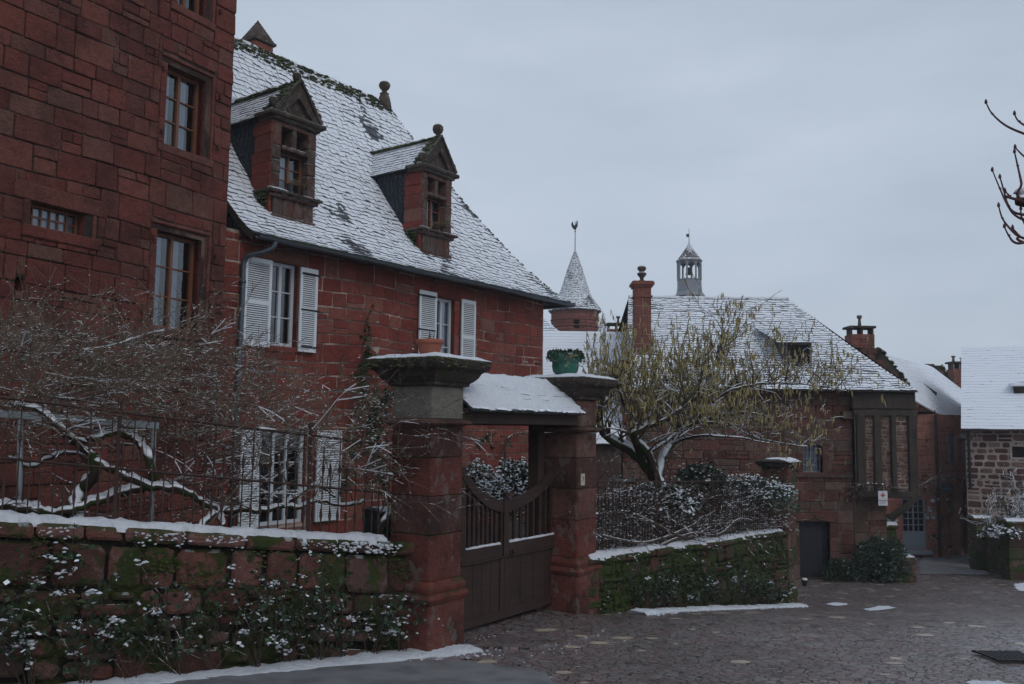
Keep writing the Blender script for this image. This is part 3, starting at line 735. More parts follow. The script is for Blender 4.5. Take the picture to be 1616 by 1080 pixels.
# dormers
def dormer(u0, u1, vb, vs, vc, va, topball, label, seed, ball=True):
    rng = random.Random(seed); D = lambda u, v, o=0: H(u, v, o-.3); um = (u0+u1)/2; wd = u1-u0; mb = MB()
    jw = wd*.19; a, b_ = u0+jw, u1-jw
    def st(*k, **kk): mb.stone(D, *k, rng.random(), .02, rng, .02, .01, **kk)
    for (x0, x1) in ((u0, a), (b_, u1)):
        v = vs
        while v < vc-.01:
            v2 = min(vc, v+rng.uniform(.25, .5)); v2 = vc if vc-v2 < .12 else v2
            st(x0, x1, v+.003, v2-.003, -.42, 0.0); v = v2
    vt = lerp(vs, vc, .60); vh = lerp(vs, vc, .93)
    st(a, b_, vt, vt+.09, -.3, .03); st(um-.055, um+.055, vt+.09, vh, -.3, -.02); st(a, b_, vh, vc, -.4, 0.0)
    # apron below the sill
    for k in range(4):
        x0, x1 = lerp(u0+.06, u1-.03, k/4), lerp(u0+.06, u1-.03, (k+1)/4)
        st(x0+.004, x1-.004, vb+.16, vs-.14, -.6, .0)
    st(u0, u1, vb, vb+.16, -.6, .05)
    fr = mb.build('dormer', M['dormer'], house); fr['label'] = label
    # sill and cornice mouldings
    mb = MB()
    for (v0, v1, e, o) in ((vs-.14, vs-.06, .05, .08), (vs-.06, vs, .12, .15)): mb.stone(D, u0-e, u1+e, v0, v1, -.5, o, rng.random(), .03, rng, .02)
    mb.build('sill', M['dormer'], fr)
    mb = MB()
    for (v0, v1, e, o) in ((vc, vc+.07, .05, .07), (vc+.07, vc+.16, .14, .15)): mb.stone(D, u0-e, u1+e, v0, v1, -.45, o, rng.random(), .03, rng, .02)
    mb.build('cornice', M['dtop'], fr)
    mb = MB(); c = vc+.16; t = .13   # pediment: two raking mouldings round a sunk panel
    for s in (-1, 1):
        x0 = um+s*wd*.5; x1 = um+s*wd*.5-s*t*1.25
        A = [(x0, c), (um, va), (um, va-.33), (x1, c)]
        mb.hexa([D(x, y, -.22) for x, y in A]+[D(x, y, .08) for x, y in A], rng.random())
        A2 = [(x0-s*.0, c+.0), (um, va), (um, va+.07), (x0+s*.06, c+.05)]
        mb.hexa([D(x, y, -.24) for x, y in A2]+[D(x, y, .13) for x, y in A2], rng.random())
    mb.hexa([D(x, y, -.2) for x, y in ((um-wd*.42, c), (um+wd*.42, c), (um+.02, va-.25), (um-.02, va-.25))]+[D(x, y, -.03) for x, y in ((um-wd*.42, c), (um+wd*.42, c), (um+.02, va-.25), (um-.02, va-.25))], .1)
    mb.build('pediment', M['dtop'], fr)
    ballp = [(.07, 0), (.075, .05), (.04, .08), (.045, .13), (.095, .17), (.12, .24), (.11, .31), (.06, .36), (.01, .38)]
    sc_ = lambda k: [(r*k, z*k) for r, z in ballp]
    for x in (u0+.0, u1-.0):
        m2 = MB(); m2.lathe(D(x, c-.01, -.02), sc_(.85), 12, .4); m2.build('corner_finial', M['dtop'], fr, smooth=True)
    m2 = MB(); m2.lathe(D(um, va-.06, -.02), sc_(1.15 if ball else .8), 12, .4); m2.build('top_finial', M['dtop'], fr, smooth=True)
    # slate cheeks
    mb = MB()
    for s, uu in ((-1, u0+.02), (1, u1-.02)):
        S = lambda a_, b2, uu=uu: D(uu-(.012 if s < 0 else -.012), lerp(vb-.6, vc+.12, b2), -.42-a_)
        tiles(mb, S, 26, .12, .006, lambda q_: (0, 2.4), seed=seed+s, jit=.05)
        mb.quad(D(uu, vb-.6, -.42), D(uu, vb-.6, -2.8), D(uu, vc+.12, -2.8), D(uu, vc+.12, -.42), .5)
    mb.build('cheek', M['cheek'], fr)
    # red return stones of the front
    mb = MB(); v = vs-.5
    while v < vc:
        v2 = min(vc, v+rng.uniform(.2, .4)); Q = lambda o, v_, p: D(u0-p, v_, o)
        mb.stone(lambda x, y, o_: D(u0-o_, y, x), -.62 if rng.random() < .5 else -.55, -.02, v+.003, v2-.003, -.02, .03, rng.random(), .01, rng); v = v2
    mb.build('return_stones', M['house'], fr)
    # roof of the dormer
    mb = MB(); mr = MB(); rv = va-.02
    for s in (-1, 1):
        e = wd/2+.1
        S = lambda a_, q_, s=s: D(um+s*e*(1-q_), lerp(vc+.08, rv, q_**1.1), -.14-a_)
        tiles(mb, S, 10, .15, .014, lambda q_: (0, 2.7), seed=seed+5+s, jit=.2)
        sheet(mr, S, lambda q_: (0, 2.75), 4)
    mb.build('dormer_roof', M['tile'], fr); mr.build('roof_boards', M['timber'], fr)
    mb = MB()
    for i in range(230):
        o = -.12-rng.random()**1*2.2; mb.blob(D(um+rng.uniform(-.07, .07), rv+.01-.0*abs(o), o), rng.uniform(.03, .075), None, rng, rng.random(), .4)
    for i in range(240):
        t_ = rng.random(); s = rng.choice((-1, 1)); mb.blob(D(um+s*(wd/2+.05)*(1-t_), lerp(c+.05, va+.05, t_), rng.uniform(-.25, .1)), rng.uniform(.02, .06), None, rng, rng.random(), .4)
    for i in range(150): mb.blob(D(u0-rng.uniform(0, .12), vs-.1-abs(rng.gauss(0, .28)), -.1-rng.random()*.5), rng.uniform(.03, .07), None, rng, rng.random()*.7, .4)
    for i in range(40): mb.blob(D(rng.uniform(u0-.1, u1+.1), vc+.17, rng.uniform(-.1, .12)), rng.uniform(.02, .05), None, rng, rng.random(), .4)
    mb.build('moss', M['moss'], fr)
    mb = MB(); snow_run(mb, [D(um, rv+.04, -.5), D(um, rv+.04, -2.2)], (.05, .05), H.d, .06, seed=seed, rag=.04)
    snow_run(mb, [D(u0-.1, vs, .05), D(um-.1, vs, .05)], (.06, .06), H.n, .03, seed=seed+1); snow_run(mb, [D(u0-.1, vc+.16, -.03), D(um-.25, vc+.16, -.03)], (.1, .1), H.n, .035, seed=seed+2)
    mb.build('snow', M['snow'], fr, smooth=True)
    window(fr, D, a, b_, vs, vt, rec=-.2, fw=.045, leaves=2, rows=3, cols=1, curtain=[(.05, .5)], mat='brownframe')
    dk = MB(); dk.pbox(D, a, b_, vt+.09, vh, -.5, -.29); dk.build('upper_light', M['dark'], fr)
    return fr
D1 = dormer(.84, 1.98, 4.0, 4.66, 6.1, 7.02, 0, 'left gabled dormer half hidden by the brown tower', 11, False)
D2 = dormer(5.32, 6.44, 4.05, 4.72, 6.12, 7.08, 0, 'right gabled dormer with ball finial', 23, True)
# dry plant and small pots on the dormer sills
for nm, uu, lb, sd in (('dry_grass_plant', 1.58, 'tuft of dry grass in a pot on the sill of the left dormer', 1), ('withered_plant', 6.0, 'withered hanging plant on the sill of the right dormer', 2)):
    rng = random.Random(sd); c = H(uu, 4.67 if sd == 1 else 4.73, -.2); t = thing(nm, lb, 'plant', c)
    mb = MB(); mb.lathe(c, [(.05, 0), (.07, .1), (.075, .1), (.06, .1), (.055, .08)], 10); mb.build('pot', M['black'], t)
    mb = MB()
    for i in range(110):
        a = rng.uniform(0, 2*PI); L = rng.uniform(.15, .4); d = V((math.cos(a)*.5, math.sin(a)*.5, 1)); p = c+V((0, 0, .08))
        mb.tube([p, p+d*L*.5, p+d*L*.8+V((math.cos(a), math.sin(a), -.6 if sd == 1 else -1.8))*L*.4], [.005, .004, .002], 3, rng.random(), False)
    mb.build('stalks', M['dry'], t)
t = thing('flower_pot', 'small dark pot standing left on the sill of the left dormer', 'pot', H(1.22, 4.67, -.2)); mb = MB(); mb.lathe(H(1.22, 4.67, -.2), [(.05, 0), (.07, .12), (.08, .12), (.08, .14), (.06, .14), (.055, .1)], 12); mb.build('pot', M['black'], t); mb = MB(); mb.lathe(H(1.22, 4.67, -.2), [(.055, .11), (.03, .12)], 10); mb.build('soil', M['earth'], t)
# ridge-end finial, chimney, zinc flashing patch
mb = MB(); fp = SR(LEN-HIP-.1, 1); mb.lathe(fp-V((0, 0, .25)), [(.24, 0), (.2, .25), (.15, .45), (.12, .5), (.14, .54), (.07, .58), (.08, .64), (.14, .7), (.175, .79), (.14, .87), (.06, .92), (.01, .94)], 12, .4)
mb.build('ridge_finial', M['dtop'], house, smooth=True)
cx = Fr((0, 0), 36); c = at(405, 85, 25.5); mb = MB()
for k in range(5):
    z0 = c.z-1.4+k*.33; mb.hexa([c+H.d*a+H.n*b_+V((0, 0, z-c.z)) for z in (z0, z0+.32) for a, b_ in ((-.33, -.33), (.33, -.33), (.33, .33), (-.33, .33))], k/5)
ch = mb.build('chimney', M['house'], house)
mb = MB(); z = c.z+.26
A = [c+H.d*a+H.n*b_+V((0, 0, z-c.z)) for a, b_ in ((-.4, -.4), (.4, -.4), (.4, .4), (-.4, .4))]; mb.hexa([p for p in A]+[p+V((0, 0, .08)) for p in A], .4)
for k in range(8):
    s0, s1 = .36*(1-k/8), .36*(1-(k+1)/8)+.015; z0 = z+.08+k*.085
    Q = [c+H.d*a*s+H.n*b_*s+V((0, 0, zz-c.z)) for s, zz in ((s0, z0), (s1, z0+.085)) for a, b_ in ((-1, -1), (1, -1), (1, 1), (-1, 1))]; mb.hexa(Q, k/8)
mb.build('chimney_cap', M['dtop'], ch)

# ================================================================== TOWER HOUSE (left)
T = Fr(at(360, 470, 15.5), 27)
tower = thing('tower_house', 'tall dark red sandstone house filling the left edge, brown wooden windows in moulded stone', 'house', T(-4, -2.4, -3))
def tu(*q): return T.uv(*q)
o1 = (-1.58, -.72, 4.52, 5.86); o2 = (-1.62, -.66, 1.5, 3.08); a, b_ = tu(50, 357), tu(133, 325)
o3 = (-3.8, -2.92, 2.70, 3.04); o4 = (tu(52, 0)[0], tu(66, 0)[0], tu(58, 465)[1], tu(58, 442)[1]); o5 = (-1.45, -.8, 6.95, 8.3)
TO = [o1, o2, o3, o4, o5]; TW = -.12; mb = MB()
backing(mb, T, -9, TW, -2.5, 10.5, TO, depth=.3)
fr_ = lambda o, l, r_, bt, tp: (o[0]-l, o[1]+r_, o[2]-bt, o[3]+tp)
SO = [fr_(o1, .12, .2, .16, .16), fr_(o2, .12, .2, .16, .16), fr_(o3, .1, .22, .16, .2), o4, fr_(o5, .12, .2, .16, .16)]
masonry(mb, T, -8.2, TW, -2.5, 10.5, SO, rh=(.2, .42), rw=(.24, .68), gap=.008, seed=21, proud=.03, wob=.045, jitter=.006, cut=.02)
TE = lambda u, v, o=0: T(TW+o, v, -u)
backing(mb, TE, 0, 6, -2.5, 10.5); masonry(mb, TE, .02, 6, -2.5, 10.5, (), rh=(.28, .46), rw=(.4, .8), seed=22)
mb.build('wall', M['tower'], tower)
mb = MB(); rng = random.Random(8)
for i in range(15):   # rounded dressed corner blocks
    pass
for o in (o1, o2, o5):   # moulded surrounds: nested steps on the right jamb and lintel
    mb = MB()
    for k, (e, of) in enumerate(((0.0, -.06), (.06, .0), (.12, .045))):
        mb.stone(T, o[1]+e, o[1]+e+.058, o[2]-.01, o[3]+e, -.3, of, .2+.2*k, .012, rng, .004, .001)
        mb.stone(T, o[0]-.1, o[1]+e+.058, o[3]+e*.8+.002, o[3]+e*.8+.05, -.3, of+.002, .3+.2*k, .012, rng, .004, .001)
    v = o[2]-.01
    while v < o[3]:
        v2 = min(o[3], v+rng.uniform(.3, .55)); mb.stone(T, o[0]-.12, o[0]-.002, v, v2-.004, -.3, .04, rng.random(), .01, rng, .01, .002); v = v2
    mb.stone(T, o[0]-.12, o[1]+.2, o[2]-.15, o[2]-.012, -.3, .05, rng.random(), .015, rng, .01, .002)
    for sx, yy in ((o[1]+.27, .85), (o[1]+.27, .18), (o[0]-.1, .9), (o[0]-.08, .12)):  # old shutter hooks
        y = lerp(o[2], o[3], yy); mb.pbox(T, sx-.02, sx+.02, y-.035, y+.035, .03, .09, .0)
    mb.build('window_surround', M['tower'], tower)
mb = MB()
mb.stone(T, o3[0]-.25, o3[1]+.35, o3[3]+.003, o3[3]+.24, -.3, .045, .6, .012, rng, .01); mb.stone(T, o3[0]-.1, o3[1]+.24, o3[2]-.17, o3[2]-.003, -.3, .06, .3, .015, rng, .01)
for k, (e, of) in enumerate(((0, -.1), (.06, -.03), (.12, .04))): mb.stone(T, o3[1]+e, o3[1]+e+.058, o3[2], o3[3], -.3, of, .4+.2*k, .012, rng, .004, .001)
mb.stone(T, o3[0]-.1, o3[0]-.002, o3[2], o3[3], -.3, .04, .5, .012, rng, .01)
mb.build('window_surround', M['tower'], tower)
for o, cur in ((o1, [(.03, .36), (.52, .78)]), (o2, [(.03, .36), (.5, .74)]), (o5, [(.03, .4)])):
    window(tower, T, *o, rec=-.17, fw=.055, leaves=2, rows=3, mat='brownframe', curtain=cur, thick=.06)
window(tower, T, *o3, rec=-.16, fw=.035, leaves=1, rows=2, cols=6, mat='brownframe', curtain=[(.02, .98)], name='slit_window')
dk = MB(); dk.pbox(T, o4[0]-.02, o4[1]+.02, o4[2]-.02, o4[3]+.02, -.35, -.26); dk.build('vent_hole', M['dark'], tower)
mb = MB()
for (y0, y1, z0, z1) in ((.35, -3, 10.45, 14.5), (-6.3, -3, 10.45, 14.5)):
    S = lambda a_, s, y0=y0, y1=y1: T(a_, lerp(10.45, 14.5, s), lerp(y0, y1, s)); tiles(mb, S, 24, .4, .02, lambda s: (-9.2, TW+.3), seed=6)
mb.build('roof', M['tile'], tower)
mb = MB(); mb.add([T(TW, 10.45, 0), T(TW, 10.45, -6), T(TW, 14.4, -3)], [(0, 1, 2)]); mb.quad(T(-9, -2.5, -6), T(TW, -2.5, -6), T(TW, 10.5, -6), T(-9, 10.5, -6)); mb.quad(T(-9, -2.5, 0), T(-9, -2.5, -6), T(-9, 10.5, -6), T(-9, 10.5, 0)); mb.build('rear_wall', M['tower'], tower)
# ground-floor door & window of the tower house behind the trellis
oz = -1.02
mb = MB(); mb.pbox(T, tu(90, 700)[0], tu(20, 700)[0]+.0, 0, 1, 0, .01) if 0 else None
# ================================================================== GATE PIERS
def pier(name, label, Fp, u0, u1, o0, o1, zb, zt, seed, grey_top=False, scroll=False, H0=-2.6):
    """square pier: plinth, shaft in blocks, string moulding, upper block, spreading cap"""
    rng = random.Random(seed); base = Fp((u0+u1)/2, zb, (o0+o1)/2); t = thing(name, label, 'gate pier', base)
    Ht = zt-zb; z = lambda f: zb+Ht*f
    mb = MB(); mg = MB()
    def blk(m, e, v0, v1, r=None, c=.02):
        r = rng.random() if r is None else r
        # four-sided block with chamfered vertical edges
        b_ = c; q = []
        a0, a1, c0, c1 = u0-e, u1+e, o0-e, o1+e
        ring = [(a0+b_, c1), (a1-b_, c1), (a1, c1-b_), (a1, c0+b_), (a1-b_, c0), (a0+b_, c0), (a0, c0+b_), (a0, c1-b_)]
        hb = .008; vs = []
        for k, (vv, ins) in enumerate(((v0, .012), (v0+hb, 0), (lerp(v0, v1, .5), rng.uniform(-.004, .004)), (v1-hb, 0), (v1, .012))):
            for x, y in ring:
                cx_, cy_ = (a0+a1)/2, (c0+c1)/2
                vs.append(Fp(x-(ins if x > cx_ else -ins), vv, y-(ins if y > cy_ else -ins)))
        fs = [(k*8+i, k*8+(i+1) % 8, (k+1)*8+(i+1) % 8, (k+1)*8+i) for k in range(4) for i in range(8)]+[tuple(range(8)), tuple(range(32, 40))]
        m.add(vs, fs, r)
    def mould(m, prof_, r=.5):
        vs = []; 
        for e, vv in prof_:
            a0, a1, c0, c1 = u0-e, u1+e, o0-e, o1+e; b_ = .02
            for x, y in [(a0+b_, c1), (a1-b_, c1), (a1, c1-b_), (a1, c0+b_), (a1-b_, c0), (a0+b_, c0), (a0, c0+b_), (a0, c1-b_)]: vs.append(Fp(x, vv, y))
        n = len(prof_); fs = [(k*8+i, k*8+(i+1) % 8, (k+1)*8+(i+1) % 8, (k+1)*8+i) for k in range(n-1) for i in range(8)]+[tuple(range(8)), tuple(range((n-1)*8, n*8))]
        m.add(vs, fs, r)
    # plinth
    blk(mb, .035, zb-.4, z(.17), .3); mould(mb, [(.035, z(.17)), (.06, z(.18)), (.075, z(.19)), (.06, z(.2)), (.03, z(.205)), (.045, z(.215)), (.05, z(.225)), (.03, z(.235)), (.0, z(.245))], .25)
    vs_ = [.245, .40, .53, .66, .765]
    for a, b_ in zip(vs_, vs_[1:]): blk(mb, 0, z(a), z(b_)-.003)
    mould(mb, [(0, z(.765)), (.03, z(.769)), (.07, z(.777)), (.07, z(.785)), (.02, z(.79)), (0, z(.792))], .5)
    blk(mg if grey_top else mb, .0, z(.792), z(.905))
    mb.build('shaft', M['pier'], t)
    if grey_top: tag(mg.build('upper_block', M['pierg'], t), 'grey weathered upper block')
    mc = MB(); mould(mc, [(0, z(.905)), (.05, z(.908)), (.055, z(.918)), (.09, z(.925)), (.13, z(.938)), (.15, z(.95)), (.16, z(.955)), (.225, z(.968)), (.245, z(.98)), (.245, z(.992)), (.23, z(1.0))], .4)
    cap = mc.build('cap', M['cap'], t)
    # snow on the cap
    sn = MB(); n = 18; vs = []; e = .235
    for j in range(n+1):
        for i in range(n+1):
            x, y = lerp(u0-e, u1+e, i/n), lerp(o0-e, o1+e, j/n); f = min(i, n-i, j, n-j)/n*2; ed = 1-max(0, 1-f*3)**2.2
            k = noise.noise(V((x*5, y*5, seed))); k2 = noise.noise(V((x*14, y*14, seed)))
            jx = 0 if 0 < i < n and 0 < j < n else k2*.035
            vs.append(Fp(x+jx, zt-.004+.055*ed*(1+.3*k+.25*k2), y+jx))
    sn.add(vs, [(j*(n+1)+i, j*(n+1)+i+1, (j+1)*(n+1)+i+1, (j+1)*(n+1)+i) for j in range(n) for i in range(n)]); sn.build('snow_cap', M['snow'], t, smooth=True)
    ms = MB()
    for i in range(170):
        sd = rng.choice((0, 1, 2, 3)); q = rng.random(); x, y = ((lerp(u0-e, u1+e, q), o1+e), (lerp(u0-e, u1+e, q), o0-e), (u0-e, lerp(o0-e, o1+e, q)), (u1+e, lerp(o0-e, o1+e, q)))[sd]
        ms.blob(Fp(x, zt-.02-rng.random()**2*.12, y), rng.uniform(.012, .035), None, rng, rng.random(), .4)
    if seed != 32: ms.build('moss', M['moss'], t)
    return t
PW = .60
z1 = at(690, 566, 10.4).z
pier1 = pier('gate_pier', 'left gate pier with grey upper block and terracotta pot on its snowy cap', GF, -.62, -.02, -.62, 0, -2.62, z1, 31, True)
uq = GF.uv(910, 900)[0]; z2 = at(905, 597, 13.3).z
pier2 = pier('gate_pier', 'right gate pier carrying the number 7 plate and the green glazed pot', GF, uq, uq+.6, -.62, 0, -2.75, z2, 32)
# number plate
def text_mesh(s, size, name='text'):
    cu = bpy.data.curves.new(name, 'FONT'); cu.body = s; cu.size = size; cu.align_x = 'CENTER'; cu.align_y = 'CENTER'; cu.extrude = .0015
    o = bpy.data.objects.new(name, cu); sc.collection.objects.link(o); bpy.context.view_layer.update()
    me = bpy.data.meshes.new_from_object(o.evaluated_get(bpy.context.evaluated_depsgraph_get())); bpy.data.objects.remove(o); return me
def text_on(P, u, v, o, s, size, mat, parent, name='lettering', fu=1):
    me = text_mesh(s, size); b_ = MB(); vs = [P(u+fu*x.co.x, v+x.co.y, o+x.co.z) for x in me.vertices]
    b_.add(vs, [tuple(p.vertices) for p in me.polygons]); return b_.build(name, mat, parent)
pu, pv = GF.uv(919, 757, 0); mb = MB(); mb.pbox(GF, pu-.055, pu+.055, pv-.085, pv+.085, .002, .012); npl = mb.build('number_plate', M['plate'], pier2)
text_on(GF, pu, pv, .0135, '7', .11, M['black'], npl, 'numeral')
# scroll brace on pier 2
mb = MB(); sc0 = [GF(uq-.62, .02, -.32), GF(uq-.45, .16, -.32), GF(uq-.25, .42, -.32), GF(uq-.08, .5, -.32), GF(uq+.0, .5, -.32)]
q = spoly(sc0, 5)
for a, b_ in zip(q, q[1:]):
    n_ = V((0, 0, .07)); mb.hexa([a-n_-GF.n*.09, b_-n_-GF.n*.09, b_-n_+GF.n*.09, a-n_+GF.n*.09, a+n_-GF.n*.09, b_+n_-GF.n*.09, b_+n_+GF.n*.09, a+n_+GF.n*.09], .3)
mb.build('scroll_brace', M['cap'], pier2)
# ---- gate: two leaves
GO = -.42
_g0 = 0
gate = thing('wooden_gate', 'double wooden gate in dark brown, swept curved tops over short balusters, boarded below', 'gate', GF(1.4, -2.5, GO))
g0, g1 = GF.uv(728, 900, GO)[0]-.06, GF.uv(880, 900, GO)[0]+.04
ga = -.0; gm = GF.uv(794, 850, GO)[0]; zb0 = GF.uv(728, 995, GO)[1]; zb1 = GF.uv(878, 955, GO)[1]
zr = GF.uv(794, 857, GO)[1]; zp = GF.uv(797, 783, GO)[1]; zh0 = GF.uv(728, 735, GO)[1]; zh1 = GF.uv(870, 740, GO)[1]
def leaf(u0, u1, hinge):
    mb = MB(); st = .09; o0, o1 = GO-.03, GO+.03
    mb.pbox(GF, u0, u1, zb0, zr-.14, GO-.018, GO+.012)
    n = 3
    for k in range(n): x = lerp(u0+st, u1-st, (k+1)/(n+1)); mb.pbox(GF, x-.006, x+.006, zb0+.1, zr-.14, GO+.013, GO+.017)
    mb.pbox(GF, u0, u1, zr-.16, zr, o0-.004, o1+.004); mb.pbox(GF, u0, u1, zr-.19, zr-.163, o0, o1+.02); mb.pbox(GF, u0, u1, zb0, zb0+.12, o0, o1)
    for x in (u0, u1-st): mb.pbox(GF, x, x+st, zb0, zr-.2, o0+.002, o1-.002)
    hm = zp-.06   # swept rail from meeting stile up to the hinge stile
    def top(f): return hm+(zh0-hm)*(f**1.9)   # f=0 meeting, 1 hinge
    N = 14; um, uh = (u1, u0) if hinge < 0 else (u0, u1)
    for i in range(N):
        f0, f1 = i/N, (i+1)/N; a, b_ = lerp(um, uh, f0), lerp(um, uh, f1); ya, yb = top(f0), top(f1)
        if a > b_: a, b_, ya, yb = b_, a, yb, ya
        mb.hexa([GF(a, ya-.15, o0), GF(b_, yb-.15, o0), GF(b_, yb, o0), GF(a, ya, o0), GF(a, ya-.15, o1+.01), GF(b_, yb-.15, o1+.01), GF(b_, yb, o1+.01), GF(a, ya, o1+.01)])
    mb.pbox(GF, min(um, um+(st if uh > um else -st)), max(um, um+(st if uh > um else -st)), zr, hm+.02, o0, o1)
    hs = (uh-st, uh) if uh > um else (uh, uh+st); mb.pbox(GF, hs[0], hs[1], zr, zh0-.02, o0+.004, o1+.004)
    l = mb.build('leaf', M['gate'], gate)
    mb = MB(); nb_ = 7
    for k in range(nb_):
        f = (k+1)/(nb_+1); x = lerp(um+(st if uh > um else -st), uh-(st if uh > um else -st), f); y1 = top(abs(x-um)/abs(uh-um))-.14
        mb.pbox(GF, x-.022, x+.022, zr, y1, GO-.018, GO+.018)
    mb.build('balusters', M['gate'], l)
    sm = MB(); snow_run(sm, [GF(u0+.1, zr, GO+.01), GF(u1-.1, zr, GO+.01)], (.03, .03), GF.n, .02, seed=int(u0*10)+3, rag=.01, droop=.002); sm.build('snow_line', M['snow'], l, smooth=True)
    return l
leaf(g0, gm-.004, -1); leaf(gm+.004, g1, 1)
mb = MB(); mb.pbox(GF, gm-.055, gm+.055, zr-.16, zp, GO+.031, GO+.055); mb.lathe(GF(gm, zp, GO+.04), [(.05, 0), (.045, .04), (.0, .06)], 8); mb.build('meeting_post', M['gate'], gate)
mb = MB(); mb.tube([GF(gm+.12, zr-.1, GO+.04), GF(gm+.12, zr-.17, GO+.06), GF(gm+.18, zr-.17, GO+.06), GF(gm+.18, zr-.1, GO+.04)], .012, 6); mb.build('latch', M['iron'], gate)
mb = MB(); TH = [(-.05, -.62), (-.05, .02), (.0, .25), (.3, .75), (1.5, .95), (2.5, .7), (uq+.1, .35), (uq+.1, -.62)]
vs = [];
for u, o in TH:
    p = GF(u, 0, o); g_ = gz(p.x, p.y)+.02; vs.append(V((p.x, p.y, g_ if o > .1 else lerp(zb0, zb1, min(1, max(0, u/uq)))-.03)))
m_ = len(vs); cen = GF(1.2, lerp(zb0, zb1, .5)-.05, -.1); mb.add(vs+[cen], [(i, (i+1) % m_, m_) for i in range(m_)]); mb.add(vs+[v-V((0, 0, .6)) for v in vs], [(i, (i+1) % m_, m_+(i+1) % m_, m_+i) for i in range(m_)])
tag(mb.build('threshold_paving', M['cobble'], None, (0, 0, 0), True), kind='structure')
# ---- canopy over the gate
can = thing('gate_canopy', 'small snow covered pitched roof on a dark beam spanning between the gate piers', 'canopy', GF(1.4, .05, -.35))
c0, c1 = -.03, uq+.0; mb = MB(); zb = .02; ed = .0
mb.pbox(GF, c0, c1, zb-.02, zb+.14, -.55, -.35); mb.pbox(GF, c0, c1, zb+.14, zb+.18, -.85, .06); 
mb.pbox(GF, c0+.002, c1-.002, zb+.0, zb+.139, -.3, .0)
mb.pbox(GF, uq-.36, uq-.2, -2.7, zb-.02, -.62, -.45); mb.build('beam', M['gate'], can)
mb = MB(); CS = lambda a, s: GF(a, lerp(zb+.15, zb+.62, s), lerp(.14, -.4, s)); CB = lambda a, s: GF(a, lerp(zb+.15, zb+.62, s), lerp(-.94, -.4, s))
tiles(mb, CS, 6, .18, .02, lambda s: (c0, c1), seed=5); tiles(mb, CB, 6, .18, .02, lambda s: (c0, c1), seed=6); mb.build('roof', M['tile'], can)
sn = MB(); n, m_ = 60, 22; vs = []
for j in range(m_+1):
    for i in range(n+1):
        s = j/m_*2; a = lerp(c0+.01, c1-.01, i/n); p = CS(a, s) if s <= 1 else CB(a, 2-s)
        ed_ = min(1, min(i, n-i)/2, min(j, m_-j)/1.5); course = .012*math.sin((s if s <= 1 else 2-s)*6*2*PI)
        k = noise.noise(V((a*4, s*3, 1)))+.6*noise.noise(V((a*11, s*9, 2)))
        vs.append(p+V((0, 0, .02+ed_**.5*(.036+.02*k+course*1.6)))+(GF.n*(.03*noise.noise(V((a*9, 3, s)))) if j == 0 else V((0, 0, 0))))
sn.add(vs, [(j*(n+1)+i, j*(n+1)+i+1, (j+1)*(n+1)+i+1, (j+1)*(n+1)+i) for j in range(m_) for i in range(n)]); sn.build('snow_layer', M['snow'], can, smooth=True)
# ---- pots on the piers
pc = GF(-.32, z1+.045, -.31)
k = 10.35/1400; pt = thing('terracotta_pot', 'round terracotta pot with snow on its soil, on the cap of the left gate pier', 'plant pot', pc)
mb = MB(); mb.lathe(pc, [(.105, 0), (.13, .06), (.15, .14), (.155, .15), (.172, .155), (.175, .2), (.16, .205), (.15, .19), (.14, .17)], 24); mb.build('pot', M['terracotta'], pt, smooth=True)
mb = MB(); mb.lathe(pc+V((0, 0, .16)), [(.15, 0), (.13, .035), (.07, .05), (0, .05)], 16); mb.build('snow', M['snow'], pt, smooth=True)
mb = MB(); rng = random.Random(4)
for i in range(9):
    a = rng.uniform(0, 6.3); r_ = rng.uniform(0, .1); p = pc+V((math.cos(a)*r_, math.sin(a)*r_, .18)); mb.tube([p, p+V((rng.uniform(-.03, .03), 0, rng.uniform(.06, .14)))], .003, 3)
mb.build('dry_stems', M['twigbr'], pt)
pc = GF(uq+.22, z2+.04, -.34)
pt = thing('glazed_planter', 'chipped green glazed pot of trailing greenery on the cap of the right gate pier', 'plant pot', pc)
mb = MB(); mb.lathe(pc, [(.11, 0), (.155, .02), (.19, .07), (.205, .15), (.2, .2), (.205, .21), (.235, .225), (.24, .34), (.225, .35), (.215, .33), (.2, .31)], 26)
for a in (.4, 2.2, 4, 5.4): 
    p = pc+V((math.cos(a)*.235, math.sin(a)*.235, .28)); mb.blob(p, .035, .04)
mb.build('pot', M['glaze'], pt, smooth=True)
mb = MB(); rng = random.Random(6)
for i in range(900):
    a = rng.uniform(0, 6.3); r_ = .27*math.sqrt(rng.random()); p = pc+V((math.cos(a)*r_, math.sin(a)*r_, .33+rng.uniform(-.02, .05)-(.12*rng.random() if r_ > .235 else 0)))
    leafq(mb, p, (V((math.cos(a), math.sin(a), rng.uniform(-.5, 1)))).normalized(), rng.uniform(.02, .05), rng)
mb.build('greenery', M['ivy'], pt)

# ================================================================== GARDEN WALLS + FENCES
def top1(u): return -.92-.112*u+.0*u
g1w = thing('garden_wall', 'mossy red stone garden wall with a snowy coping, running up to the left gate pier', 'wall', FW(2, -2.6, 0))
UE = FW.uv(668, 900)[0]
P1w = lambda u, v, o=0: FW(u, v+top1(u), o)    # courses parallel to the coping
mb = MB(); backing(mb, P1w, -3, UE+.05, -2.2, 0, o=.0)
mb.quad(P1w(-3, 0, 0), P1w(UE, 0, 0), P1w(UE, 0, -.42), P1w(-3, 0, -.42), -1); mb.quad(P1w(-3, -2.2, -.42), P1w(UE, -2.2, -.42), P1w(UE, 0, -.42), P1w(-3, 0, -.42), -1)
rng = random.Random(77)
masonry(mb, P1w, -3, UE, -2.2, -1.15, (), rh=(.14, .24), rw=(.18, .5), gap=.02, proud=.05, seed=41, wob=.05, jitter=.014, b=.025, cut=.04, tilt=.02)
